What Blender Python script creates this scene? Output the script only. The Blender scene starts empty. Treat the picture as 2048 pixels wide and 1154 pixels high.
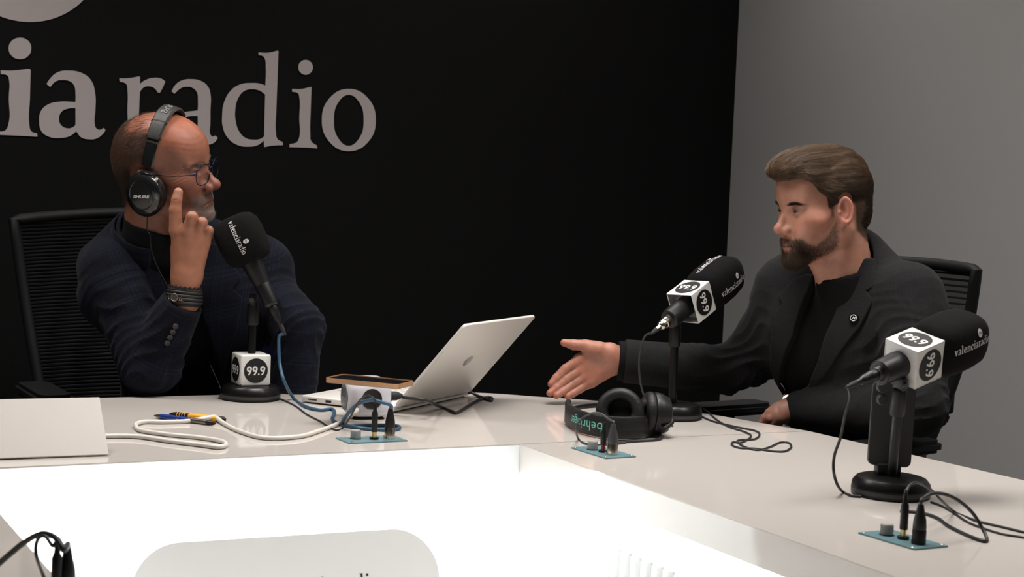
import bpy, bmesh, math, random
import numpy as np
from mathutils import Vector, Matrix
random.seed(4)
RNG = np.random.default_rng(7)
SC = bpy.context.scene
COL = SC.collection

# ---------------------------------------------------------------- camera, world, lights, exposure
FPX = 3200.0                                   # focal length for a 2048 px wide frame
PITCH, ROLL, CAMZ = math.atan(217 / 3200), math.atan(.041), 1.235
_f = np.array([0, math.cos(PITCH), -math.sin(PITCH)])
_r = np.array([1.0, 0, 0]); _u = np.cross(_r, _f)
_cr, _sr = math.cos(ROLL), math.sin(ROLL)
CX, CU = _r * _cr + _u * _sr, _u * _cr - _r * _sr
cam_data = bpy.data.cameras.new('camera')
cam = bpy.data.objects.new('camera', cam_data); COL.objects.link(cam)
cam.matrix_world = Matrix(((CX[0], CU[0], -_f[0], 0), (CX[1], CU[1], -_f[1], 0), (CX[2], CU[2], -_f[2], CAMZ), (0, 0, 0, 1)))
cam_data.sensor_width = 36; cam_data.lens = 36 * FPX / 2048
cam_data.clip_start = .05
cam_data.dof.use_dof = True; cam_data.dof.focus_distance = 3.35; cam_data.dof.aperture_fstop = 11
SC.camera = cam
SC.view_settings.view_transform = 'Standard'; SC.view_settings.look = 'None'
SC.view_settings.exposure = 0.0; SC.view_settings.gamma = 1.0; SC.view_settings.use_curve_mapping = False
world = bpy.data.worlds.new('world'); SC.world = world; world.use_nodes = True
world.node_tree.nodes['Background'].inputs[0].default_value = (.9, .95, 1, 1)
world.node_tree.nodes['Background'].inputs[1].default_value = .02

def area(name, loc, size, power, color, tilt=(0, 0, 0), sy=None):
    l = bpy.data.lights.new(name, 'AREA'); l.energy = power; l.color = color
    l.shape = 'RECTANGLE'; l.size = size; l.size_y = sy or size
    o = bpy.data.objects.new(name, l); o.location = loc; o.rotation_euler = tilt; COL.objects.link(o)
    return o
# ceiling panels of the room (each has a visible luminaire built further down)
CEIL = 2.75
PANELS = [(.2, 2.8, 1.2, .6, 24), (1.6, 2.8, .6, .6, 13), (-1.35, 3.15, .6, .6, 16), (.35, 4.2, 1.2, .6, 6)]
for (x, y, sx, sy, pw) in PANELS:
    area('ceiling_panel_light', (x, y, CEIL - .045), sx, pw, (1.0, .955, .915), (0, 0, math.radians(27.6)), sy).data.spread = math.radians(125)

# ---------------------------------------------------------------- pixel helpers (2048 x 1154 photo frame -> world)
def ray(px, py): return _f + CX * (px - 1024) / FPX - CU * (py - 577) / FPX
C0 = np.array([0, 0, CAMZ])
def at(px, py, y):
    d = ray(px, py); return C0 + d * (y / d[1])
def tab(px, py, z=.75):
    d = ray(px, py); return C0 + d * ((z - CAMZ) / d[2])
def nrm(v): v = np.asarray(v, float); return v / np.linalg.norm(v)

# ---------------------------------------------------------------- materials
MATS = {}
def mat(name, col, rough=.5, metal=0, spec=.5, bump=0, bscale=200, vary=0, vscale=5, emit=None, estr=0, sheen=0, sss=0, coat=0, alpha=1, trans=0, detail=3):
    if name in MATS: return MATS[name]
    m = bpy.data.materials.new(name); m.use_nodes = True; nt = m.node_tree; b = nt.nodes['Principled BSDF']
    c = tuple(col) + (1,)
    b.inputs['Base Color'].default_value = c; b.inputs['Roughness'].default_value = rough
    b.inputs['Metallic'].default_value = metal; b.inputs['Specular IOR Level'].default_value = spec
    if sheen: b.inputs['Sheen Weight'].default_value = sheen; b.inputs['Sheen Roughness'].default_value = .4
    if coat: b.inputs['Coat Weight'].default_value = coat; b.inputs['Coat Roughness'].default_value = .08
    if sss:
        b.inputs['Subsurface Weight'].default_value = sss; b.inputs['Subsurface Radius'].default_value = (.012, .005, .003); b.inputs['Subsurface Scale'].default_value = 1
    if trans: b.inputs['Transmission Weight'].default_value = trans
    if alpha < 1: b.inputs['Alpha'].default_value = alpha
    if emit: b.inputs['Emission Color'].default_value = tuple(emit) + (1,); b.inputs['Emission Strength'].default_value = estr
    tc = nt.nodes.new('ShaderNodeTexCoord')
    if vary:
        n = nt.nodes.new('ShaderNodeTexNoise'); n.inputs['Scale'].default_value = vscale; n.inputs['Detail'].default_value = 4
        nt.links.new(tc.outputs['Object'], n.inputs['Vector'])
        mx = nt.nodes.new('ShaderNodeMix'); mx.data_type = 'RGBA'; mx.blend_type = 'MIX'
        mx.inputs[6].default_value = tuple(x * (1 - vary) for x in col) + (1,); mx.inputs[7].default_value = tuple(min(1, x * (1 + vary)) for x in col) + (1,)
        nt.links.new(n.outputs['Fac'], mx.inputs[0]); nt.links.new(mx.outputs[2], b.inputs['Base Color'])
    if bump:
        n = nt.nodes.new('ShaderNodeTexNoise'); n.inputs['Scale'].default_value = bscale; n.inputs['Detail'].default_value = detail
        nt.links.new(tc.outputs['Object'], n.inputs['Vector'])
        bp = nt.nodes.new('ShaderNodeBump'); bp.inputs['Strength'].default_value = bump; bp.inputs['Distance'].default_value = .002
        nt.links.new(n.outputs['Fac'], bp.inputs['Height']); nt.links.new(bp.outputs['Normal'], b.inputs['Normal'])
    MATS[name] = m
    return m

def skin_mat(name, base):
    """skin: the painted regions (beard shadow, lips, flush) come from the mesh's colour attribute"""
    m = bpy.data.materials.new(name); m.use_nodes = True; nt = m.node_tree; b = nt.nodes['Principled BSDF']
    a = nt.nodes.new('ShaderNodeAttribute'); a.attribute_name = 'tone'
    tc = nt.nodes.new('ShaderNodeTexCoord')
    n = nt.nodes.new('ShaderNodeTexNoise'); n.inputs['Scale'].default_value = 45; n.inputs['Detail'].default_value = 5
    nt.links.new(tc.outputs['Object'], n.inputs['Vector'])
    rmp = nt.nodes.new('ShaderNodeMapRange'); rmp.inputs[1].default_value = .3; rmp.inputs[2].default_value = .7; rmp.inputs[3].default_value = .86; rmp.inputs[4].default_value = 1.12
    nt.links.new(n.outputs['Fac'], rmp.inputs[0])
    mx = nt.nodes.new('ShaderNodeVectorMath'); mx.operation = 'SCALE'
    nt.links.new(a.outputs['Color'], mx.inputs[0]); nt.links.new(rmp.outputs[0], mx.inputs['Scale'])
    nt.links.new(mx.outputs[0], b.inputs['Base Color'])
    b.inputs['Roughness'].default_value = .48; b.inputs['Specular IOR Level'].default_value = .4
    b.inputs['Subsurface Weight'].default_value = .12; b.inputs['Subsurface Radius'].default_value = (.01, .004, .002); b.inputs['Subsurface Scale'].default_value = 1
    n2 = nt.nodes.new('ShaderNodeTexNoise'); n2.inputs['Scale'].default_value = 420; n2.inputs['Detail'].default_value = 3
    nt.links.new(tc.outputs['Object'], n2.inputs['Vector'])
    bp = nt.nodes.new('ShaderNodeBump'); bp.inputs['Strength'].default_value = .25; bp.inputs['Distance'].default_value = .001
    nt.links.new(n2.outputs['Fac'], bp.inputs['Height']); nt.links.new(bp.outputs['Normal'], b.inputs['Normal'])
    return m

def cloth_mat(name, base, line1, line2, per1, w1, per2, w2, fine=.0022):
    """woven wool: a fine weave, a window check of two line colours, on the UV of the garment (metres)"""
    m = bpy.data.materials.new(name); m.use_nodes = True; nt = m.node_tree; b = nt.nodes['Principled BSDF']; L = nt.links
    uv = nt.nodes.new('ShaderNodeUVMap'); sep = nt.nodes.new('ShaderNodeSeparateXYZ'); L.new(uv.outputs[0], sep.inputs[0])
    def M(op, a, c=None, d=None):
        n = nt.nodes.new('ShaderNodeMath'); n.operation = op
        for i, v in enumerate((a, c, d)):
            if v is None: continue
            if isinstance(v, (int, float)): n.inputs[i].default_value = v
            else: L.new(v, n.inputs[i])
        return n.outputs[0]
    def lines(c, per, w):
        f = M('FRACT', M('DIVIDE', c, per)); d = M('ABSOLUTE', M('SUBTRACT', f, .5))
        return M('MULTIPLY', M('SUBTRACT', w, d), 1.0 / w * 1.0) if False else M('LESS_THAN', d, w)
    def stripes(c, per, w):      # a bundle of thin lines inside a band
        band = lines(c, per, w); thin = M('LESS_THAN', M('FRACT', M('DIVIDE', c, per * w * .5)), .5)
        return M('MULTIPLY', band, thin)
    u, v = sep.outputs[0], sep.outputs[1]
    s1 = M('MAXIMUM', stripes(u, per1, w1), stripes(v, per1 * 1.15, w1)); s2 = M('MAXIMUM', lines(M('ADD', u, per1 * .5), per2, w2), lines(M('ADD', v, per1 * .5), per2 * 1.1, w2))
    weave = M('MULTIPLY', M('SINE', M('MULTIPLY', u, 6.283 / fine)), M('SINE', M('MULTIPLY', v, 6.283 / fine)))
    tc = nt.nodes.new('ShaderNodeTexCoord')
    nz = nt.nodes.new('ShaderNodeTexNoise'); nz.inputs['Scale'].default_value = 260; nz.inputs['Detail'].default_value = 3; L.new(tc.outputs['Object'], nz.inputs['Vector'])
    c1 = nt.nodes.new('ShaderNodeMix'); c1.data_type = 'RGBA'; c1.inputs[6].default_value = tuple(base) + (1,); c1.inputs[7].default_value = tuple(line1) + (1,)
    L.new(M('MULTIPLY', s1, .8), c1.inputs[0])
    c2 = nt.nodes.new('ShaderNodeMix'); c2.data_type = 'RGBA'; c2.inputs[7].default_value = tuple(line2) + (1,)
    L.new(c1.outputs[2], c2.inputs[6]); L.new(M('MULTIPLY', s2, .7), c2.inputs[0])
    sc = nt.nodes.new('ShaderNodeVectorMath'); sc.operation = 'SCALE'; L.new(c2.outputs[2], sc.inputs[0])
    L.new(M('ADD', M('MULTIPLY', weave, .18), M('MULTIPLY_ADD', nz.outputs['Fac'], .7, .65)), sc.inputs['Scale'])
    L.new(sc.outputs[0], b.inputs['Base Color'])
    b.inputs['Roughness'].default_value = .92; b.inputs['Specular IOR Level'].default_value = .15
    b.inputs['Sheen Weight'].default_value = .12; b.inputs['Sheen Roughness'].default_value = .5
    b.inputs['Sheen Tint'].default_value = tuple(min(1, x * 5 + .2) for x in base) + (1,)
    bp = nt.nodes.new('ShaderNodeBump'); bp.inputs['Strength'].default_value = .5; bp.inputs['Distance'].default_value = .001
    L.new(nz.outputs['Fac'], bp.inputs['Height']); L.new(bp.outputs['Normal'], b.inputs['Normal'])
    return m

def hair_mat(name, c1, c2, rough=.45):
    m = bpy.data.materials.new(name); m.use_nodes = True; nt = m.node_tree; b = nt.nodes['Principled BSDF']
    h = nt.nodes.new('ShaderNodeHairInfo'); mx = nt.nodes.new('ShaderNodeMix'); mx.data_type = 'RGBA'
    mx.inputs[6].default_value = tuple(c1) + (1,); mx.inputs[7].default_value = tuple(c2) + (1,)
    nt.links.new(h.outputs['Random'], mx.inputs[0]); nt.links.new(mx.outputs[2], b.inputs['Base Color'])
    b.inputs['Roughness'].default_value = rough; b.inputs['Specular IOR Level'].default_value = .35
    return m

# ---------------------------------------------------------------- object helpers
def link(name, data, m=None, parent=None):
    o = bpy.data.objects.new(name, data); COL.objects.link(o)
    if m is not None: data.materials.append(m)
    if parent is not None: o.parent = parent; o.matrix_parent_inverse = PINV.get(parent.name, Matrix())
    return o
PINV = {}
def thing(name, label, cat, loc=(0, 0, 0), group=None):
    o = bpy.data.objects.new(name, None); COL.objects.link(o); o.location = loc; o.empty_display_size = .05
    PINV[o.name] = Matrix.Translation(-Vector(loc))
    tag(o, label, cat, group); return o
def tag(o, label=None, cat=None, group=None, kind=None):
    if label: o['label'] = label
    if cat: o['category'] = cat
    if group: o['group'] = group
    if kind: o['kind'] = kind
    return o
def smooth(o, ang=None):
    me = o.data
    me.polygons.foreach_set('use_smooth', [True] * len(me.polygons))
    if ang: me.set_sharp_from_angle(angle=math.radians(ang))
    return o
def mesh(name, V, F, m=None, parent=None, sm=None):
    me = bpy.data.meshes.new(name); me.from_pydata([tuple(map(float, v)) for v in V], [], [tuple(map(int, f)) for f in F]); me.update()
    o = link(name, me, m, parent)
    if sm: smooth(o, sm)
    return o
def frame(o, x, z):
    """4x4 with local x along x, z along z (orthonormalised)"""
    z = nrm(z); x = np.asarray(x, float); x = nrm(x - z * (x @ z)); y = np.cross(z, x)
    M = np.eye(4); M[:3, 0], M[:3, 1], M[:3, 2], M[:3, 3] = x, y, z, o
    return M
def xf(M, V): V = np.asarray(V, float); return V @ M[:3, :3].T + M[:3, 3]
I4 = np.eye(4)
def box(name, size, M=I4, m=None, parent=None, bev=.002, seg=2, center=(0, 0, 0)):
    bm = bmesh.new(); bmesh.ops.create_cube(bm, size=1)
    for v in bm.verts: v.co = Vector((v.co.x * size[0] + center[0], v.co.y * size[1] + center[1], v.co.z * size[2] + center[2]))
    if bev: bmesh.ops.bevel(bm, geom=bm.edges[:], offset=bev, segments=seg, affect='EDGES', profile=.5)
    bm.transform(Matrix(M.tolist())); me = bpy.data.meshes.new(name); bm.to_mesh(me); bm.free()
    o = link(name, me, m, parent); smooth(o, 40); return o
def lathe(name, prof, M=I4, m=None, parent=None, n=32, sm=35, squash=None, cap=True):
    """prof: (r, z) list turned round local z; squash: superellipse exponent of the section"""
    V, F = [], []
    for (r, z) in prof:
        for k in range(n):
            a = 2 * math.pi * (k + .5) / n; c, s = math.cos(a), math.sin(a)
            q = 1 if not squash else 1 / (abs(c) ** squash + abs(s) ** squash) ** (1 / squash)
            V.append((r * c * q, r * s * q, z))
    for i in range(len(prof) - 1):
        for k in range(n):
            a, b = i * n + k, i * n + (k + 1) % n
            F.append((a, b, b + n, a + n))
    if cap:
        F.append(tuple(range(n))[::-1]); F.append(tuple((len(prof) - 1) * n + k for k in range(n)))
    return mesh(name, xf(M, V), F, m, parent, sm)
def catmull(P, n=8):
    P = [np.asarray(p, float) for p in P]; Q = [2 * P[0] - P[1]] + P + [2 * P[-1] - P[-2]]; out = []
    for i in range(1, len(Q) - 2):
        a, b, c, d = Q[i - 1:i + 3]
        for k in range(n):
            t = k / n; out.append(.5 * ((2 * b) + (c - a) * t + (2 * a - 5 * b + 4 * c - d) * t * t + (3 * b - a - 3 * c + d) * t ** 3))
    out.append(P[-1]); return out
def tube_data(P, r, n=10, flat=None):
    """r: float or list; flat=(axis, factor) flattens the section"""
    P = [np.asarray(p, float) for p in P]; N = len(P)
    R = [r] * N if isinstance(r, (int, float)) else list(np.interp(np.linspace(0, 1, N), np.linspace(0, 1, len(r)), r))
    V, F = [], []; t0 = nrm(P[1] - P[0]); up = np.array([0, 0, 1.]) if abs(t0[2]) < .9 else np.array([1., 0, 0]); nx = nrm(np.cross(up, t0))
    for i in range(N):
        t = nrm(P[min(i + 1, N - 1)] - P[max(i - 1, 0)]); nx = nrm(nx - t * (nx @ t)); ny = np.cross(t, nx)
        for k in range(n):
            a = 2 * math.pi * k / n; V.append(P[i] + R[i] * (nx * math.cos(a) + ny * math.sin(a)))
    for i in range(N - 1):
        for k in range(n):
            a, b = i * n + k, i * n + (k + 1) % n; F.append((a, b, b + n, a + n))
    F.append(tuple(range(n))[::-1]); F.append(tuple((N - 1) * n + k for k in range(n)))
    return V, F
def tube(name, P, r, m=None, parent=None, n=10, cm=8):
    V, F = tube_data(catmull(P, cm) if cm else P, r, n); return mesh(name, V, F, m, parent, 50)
def torus(name, R, r, M=I4, m=None, parent=None, n=40, k=12, sx=1, sy=1):
    V, F = [], []
    for i in range(n):
        a = 2 * math.pi * i / n
        for j in range(k):
            b = 2 * math.pi * j / k; V.append(((R + r * math.cos(b)) * math.cos(a) * sx, (R + r * math.cos(b)) * math.sin(a) * sy, r * math.sin(b)))
    for i in range(n):
        for j in range(k): F.append((i * k + j, ((i + 1) % n) * k + j, ((i + 1) % n) * k + (j + 1) % k, i * k + (j + 1) % k))
    return mesh(name, xf(M, V), F, m, parent, 60)
def merge(name, parts, m=None, parent=None, sm=40):
    V, F = [], []
    for (v, f) in parts:
        b = len(V); V += list(v); F += [tuple(i + b for i in q) for q in f]
    return mesh(name, V, F, m, parent, sm)
def boxd(c, s, M=I4):
    V = [((i & 1) - .5, ((i >> 1) & 1) - .5, (i >> 2) - .5) for i in range(8)]
    V = xf(M, np.array(V) * s + c); return V, [(0, 2, 3, 1), (4, 5, 7, 6), (0, 1, 5, 4), (2, 6, 7, 3), (0, 4, 6, 2), (1, 3, 7, 5)]
def prism(name, poly, depth, M=I4, m=None, parent=None, bev=0, sm=35):
    """poly in local xy, extruded local z 0..depth"""
    bm = bmesh.new(); vs = [bm.verts.new((p[0], p[1], 0)) for p in poly]; f = bm.faces.new(vs)
    r = bmesh.ops.extrude_face_region(bm, geom=[f])
    for v in [g for g in r['geom'] if isinstance(g, bmesh.types.BMVert)]: v.co.z += depth
    bmesh.ops.recalc_face_normals(bm, faces=bm.faces[:])
    if bev: bmesh.ops.bevel(bm, geom=[e for e in bm.edges if abs(e.verts[0].co.z - e.verts[1].co.z) < 1e-6], offset=bev, segments=2, affect='EDGES')
    bm.transform(Matrix(M.tolist())); me = bpy.data.meshes.new(name); bm.to_mesh(me); bm.free()
    o = link(name, me, m, parent); smooth(o, sm); return o
def rrect(w, h, r, n=6):
    out = []
    for (cx, cy, a0) in ((w / 2 - r, h / 2 - r, 0), (-w / 2 + r, h / 2 - r, 90), (-w / 2 + r, -h / 2 + r, 180), (w / 2 - r, -h / 2 + r, 270)):
        for k in range(n + 1):
            a = math.radians(a0 + 90 * k / n); out.append((cx + r * math.cos(a), cy + r * math.sin(a)))
    return out

# ---------------------------------------------------------------- lettering
def outline_mesh(shapes, depth=0.0, res=6):
    """shapes: list of closed outlines, each a list of (x, y) smooth or (x, y, 1) corner points; holes by even-odd. Returns V, F"""
    cu = bpy.data.curves.new('tmp', 'CURVE'); cu.dimensions = '2D'; cu.fill_mode = 'BOTH'; cu.extrude = depth / 2; cu.resolution_u = res
    for s in shapes:
        sp = cu.splines.new('BEZIER'); sp.bezier_points.add(len(s) - 1); sp.use_cyclic_u = True
        for bp_, p in zip(sp.bezier_points, s):
            bp_.co = (p[0], p[1], 0); t = 'VECTOR' if len(p) > 2 else 'AUTO'; bp_.handle_left_type = t; bp_.handle_right_type = t
    return _curve_to_vf(cu)
def _curve_to_vf(cu):
    o = bpy.data.objects.new('tmp', cu); COL.objects.link(o)
    dg = bpy.context.evaluated_depsgraph_get(); me = bpy.data.meshes.new_from_object(o.evaluated_get(dg), depsgraph=dg)
    V = np.array([v.co[:] for v in me.vertices]); F = [tuple(p.vertices) for p in me.polygons]
    bpy.data.objects.remove(o); bpy.data.meshes.remove(me); bpy.data.curves.remove(cu)
    return V, F
def text_vf(body, size=1, bold=0.0, shear=0, space=1.0):
    cu = bpy.data.curves.new('tmp', 'FONT'); cu.body = body; cu.size = size; cu.offset = bold * size; cu.shear = shear
    cu.align_x = 'CENTER'; cu.align_y = 'CENTER'; cu.space_character = space; cu.resolution_u = 3
    return _curve_to_vf(cu)
def ell_pts(cx, cy, rx, ry, n=8):
    return [(cx + rx * math.cos(2 * math.pi * k / n), cy + ry * math.sin(2 * math.pi * k / n)) for k in range(n)]
C = 1
# outlines of the sign's letters, traced at 2.56 x the photo's pixels (y down)
G = {
 'I': [ell_pts(102, 248, 58, 56), [(3,361,C),(60,362),(148,352,C),(157,358,C),(153,500),(150,640),(160,672),(190,682,C),(191,700,C),(100,695,C),(-14,690,C),(-14,673,C),(25,668),(42,640),(45,500),(46,410),(38,388),(3,380,C)]],
 'A': [[(238,430,C),(258,400),(295,370),(350,362),(420,375),(465,410),(487,480),(488,560),(484,630),(492,656),(510,664),(532,654,C),(540,668,C),(520,692),(490,710),(455,713),(415,703),(390,672,C),(360,695),(305,707),(250,700),(212,672),(200,620),(208,572),(240,538),(300,521),(386,522,C),(386,480),(380,440),(360,418),(320,410),(285,417),(256,446,C)],
       [(386,553,C),(350,556),(315,572),(302,610),(312,640),(345,657),(375,650),(386,640,C)]],
 'r': [[(610,401,C),(660,400),(712,391,C),(717,396,C),(716,430,C),(740,412),(790,398),(830,405),(846,418,C),(832,450),(818,476,C),(808,474,C),(790,452),(760,442),(735,448),(716,470,C),(712,560),(710,680),(718,705),(750,716,C),(750,735,C),(680,731,C),(612,729,C),(612,714,C),(640,706),(650,680),(652,560),(652,460),(645,430),(612,418,C)]],
 'a': [[(877,468,C),(900,432),(930,412),(980,405),(1030,415),(1065,445),(1078,490),(1077,560),(1076,640),(1074,680),(1085,698),(1103,694,C),(1115,706,C),(1098,728),(1070,740),(1045,738),(1022,722),(1012,700,C),(985,725),(940,738),(890,730),(865,700),(862,650),(880,610),(920,582),(1012,565,C),(1013,520),(1008,475),(985,450),(955,444),(925,452),(893,480,C)],
       [(1012,594,C),(960,598),(925,620),(915,655),(925,690),(955,702),(990,692),(1012,675,C)]],
 'd': [[(1323,268,C),(1370,270),(1420,259,C),(1425,262,C),(1420,400),(1414,560),(1412,680),(1420,712),(1447,727,C),(1448,743,C),(1400,745),(1352,753,C),(1350,720,C),(1320,742),(1270,751),(1210,740),(1165,705),(1140,650),(1137,590),(1145,530),(1180,465),(1230,432),(1290,425),(1330,428),(1358,438,C),(1360,340),(1355,300),(1345,288),(1323,283,C)],
       [(1357,485,C),(1330,465),(1290,457),(1250,466),(1220,500),(1204,560),(1206,620),(1225,675),(1260,708),(1300,715),(1335,710),(1352,698,C)]],
 'i': [ell_pts(1564, 345, 37, 38), [(1495,455,C),(1540,456),(1590,445,C),(1594,448,C),(1590,560),(1588,690),(1592,722),(1622,745,C),(1624,760,C),(1560,755,C),(1481,753,C),(1482,737,C),(1515,730),(1528,715),(1532,600),(1532,500),(1525,478),(1495,470,C)]],
 'o': [ell_pts(1785, 615, 138, 160), ell_pts(1785, 616, 76, 130)],
}
def norm_glyph(k, x0, base, xh):
    return [[((p[0] - x0) / xh, (base - p[1]) / xh) + tuple(p[2:]) for p in s] for s in G[k]]
GL = {'I': (norm_glyph('I', -14, 696, 335), .62), 'A': (norm_glyph('A', 200, 705, 340), 1.02), 'r': (norm_glyph('r', 610, 732, 332), .74), 'a': (norm_glyph('a', 862, 738, 330), .8),
      'd': (norm_glyph('d', 1137, 748, 318), 1.02), 'i': (norm_glyph('i', 1481, 757, 306), .5), 'o': (norm_glyph('o', 1647, 772, 310), .92),
 'v': ([[(0,1,C),(.48,1,C),(.48,.94,C),(.39,.9,C),(.58,.35,C),(.75,.88,C),(.64,.94,C),(.64,1,C),(.98,1,C),(.98,.94,C),(.88,.88,C),(.56,-.02,C),(.42,-.02,C),(.09,.9,C),(0,.94,C)]], 1.0),
 'l': ([[(0,1.5,C),(.2,1.5),(.42,1.55,C),(.43,1.0),(.43,.2),(.5,.06,C),(.6,.05,C),(.6,0,C),(0,0,C),(0,.05,C),(.12,.08),(.14,.3),(.14,1.3),(.1,1.43),(0,1.45,C)]], .64),
 'e': ([[(.88,.5,C),(.86,.75),(.7,.97),(.47,1.02),(.2,.93),(.03,.65),(.02,.4),(.15,.12),(.45,-.02),(.7,.02),(.86,.16,C),(.82,.22,C),(.6,.13),(.42,.2),(.33,.5,C)],[(.33,.58,C),(.38,.82),(.48,.93),(.57,.82),(.58,.58,C)]], .93),
 'n': ([[(0,.98,C),(.3,1.02,C),(.38,1.0,C),(.38,.86,C),(.6,1.01),(.85,.95),(.96,.75),(.96,.2),(1.05,.06,C),(1.05,0,C),(.62,0,C),(.62,.05,C),(.69,.2),(.68,.65),(.6,.82),(.45,.82),(.38,.72,C),(.38,.2),(.44,.05,C),(.44,0,C),(0,0,C),(0,.05,C),(.1,.2),(.1,.8),(0,.92,C)]], 1.1),
 'c': ([[(.8,.66,C),(.82,.9),(.6,1.01),(.35,1.0),(.1,.8),(.02,.45),(.12,.12),(.4,-.02),(.68,.03),(.84,.18,C),(.8,.24,C),(.55,.16),(.38,.28),(.33,.55),(.4,.85),(.5,.93),(.58,.8),(.6,.66,C)]], .88)}
_gm = {}
def word_vf(word, gap=.06):
    """letters of the station name on a line; x-height 1, centred. returns V (n,2), F"""
    V, F, x = [], [], 0
    for ch in word:
        if ch == ' ': x += .16; continue
        if ch not in _gm: _gm[ch] = outline_mesh(GL[ch][0], 0, 3)
        v, f = _gm[ch]; b = len(V); V += [(p[0] + x, p[1]) for p in v]; F += [tuple(i + b for i in q) for q in f]; x += GL[ch][1] + gap
    V = np.array(V); V[:, 0] -= x / 2; return V, F
def nine_shapes(x):
    """geometric figure nine: bowl with a round tail, height 1"""
    out = []
    for k in range(13): a = math.radians(-40 + 260 * k / 12); out.append((x + .31 + .31 * math.cos(a), .69 + .31 * math.sin(a)))
    tail = [(x + .1, .42), (x + .26, .37), (x + .36, .36, C), (x + .12, 0, C), (x + .34, 0, C), (x + .58, .5)]
    return [out + tail, ell_pts(x + .31, .69, .13, .13)]
def num_vf():
    if '99.9' not in _gm:
        V, F = [], []
        for sh in (nine_shapes(0), nine_shapes(.68), [ell_pts(1.45, .09, .1, .1)], nine_shapes(1.6)):
            v, f = outline_mesh(sh, 0, 3); b = len(V); V += [(p[0] - 1.11, p[1] - .5) for p in v]; F += [tuple(i + b for i in q) for q in f]
        _gm['99.9'] = (np.array(V), F)
    return _gm['99.9']
def flat(V2, s=1, z=0): V2 = np.asarray(V2); return np.column_stack([V2[:, 0] * s, V2[:, 1] * s, np.full(len(V2), z)])
def disc_vf(r, n=40): return np.array([(r * math.cos(2 * math.pi * k / n), r * math.sin(2 * math.pi * k / n)) for k in range(n)]), [tuple(range(n))]
# ---------------------------------------------------------------- implicit surfaces -> meshes
f32 = np.float32
def vec(p): return np.asarray(p, f32)
def sph(P, c, r): return np.linalg.norm(P - vec(c), axis=1) - f32(r)
def ell(P, c, r, R=None):
    q = P - vec(c)
    if R is not None: q = q @ np.asarray(R, f32)
    r = vec(r); a = q / r; k0 = np.linalg.norm(a, axis=1); k1 = np.linalg.norm(a / r, axis=1) + f32(1e-9)
    return k0 * (k0 - 1) / k1
def cone(P, a, b, ra, rb):
    a, b = vec(a), vec(b); ba = b - a; pa = P - a
    t = np.clip(pa @ ba / max(float(ba @ ba), 1e-12), 0, 1)
    return np.linalg.norm(pa - t[:, None] * ba, axis=1) - (ra + (rb - ra) * t)
def smin(a, b, k):
    h = np.clip(.5 + .5 * (b - a) / k, 0, 1); return b * (1 - h) + a * h - k * h * (1 - h)
def smax(a, b, k): return -smin(-a, -b, k)
def poly2(x, y, pts):
    """signed distance to a polygon in 2D"""
    pts = np.asarray(pts, f32); d = np.full(len(x), 1e9, f32); s = np.ones(len(x), f32); N = len(pts)
    for i in range(N):
        vi, vj = pts[i], pts[i - 1]; e = vj - vi; wx, wy = x - vi[0], y - vi[1]
        t = np.clip((wx * e[0] + wy * e[1]) / (e @ e), 0, 1); bx, by = wx - e[0] * t, wy - e[1] * t
        d = np.minimum(d, bx * bx + by * by)
        c1, c2, c3 = y >= vi[1], y < vj[1], e[0] * wy > e[1] * wx
        s = np.where((c1 & c2 & c3) | (~c1 & ~c2 & ~c3), -s, s)
    return s * np.sqrt(d)
def wav(P, s, seed=0):
    """smooth cheap noise in about -1..1"""
    r = np.random.default_rng(seed); A = r.normal(size=(5, 3)); A /= np.linalg.norm(A, axis=1)[:, None]; A = (A * s * 2 * math.pi).astype(f32); ph = r.uniform(0, 6.28, 5)
    w = np.sin(P @ A[0] + ph[0]); o = np.sin(P @ A[1] + 1.4 * w + ph[1]); o2 = np.sin(P @ (A[2] * f32(1.7)) + 1.2 * o + ph[2]); o3 = np.sin(P @ (A[3] * f32(.8)) + ph[3] + o2)
    return (o * .45 + o2 * .3 + o3 * .35).astype(f32)
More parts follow.
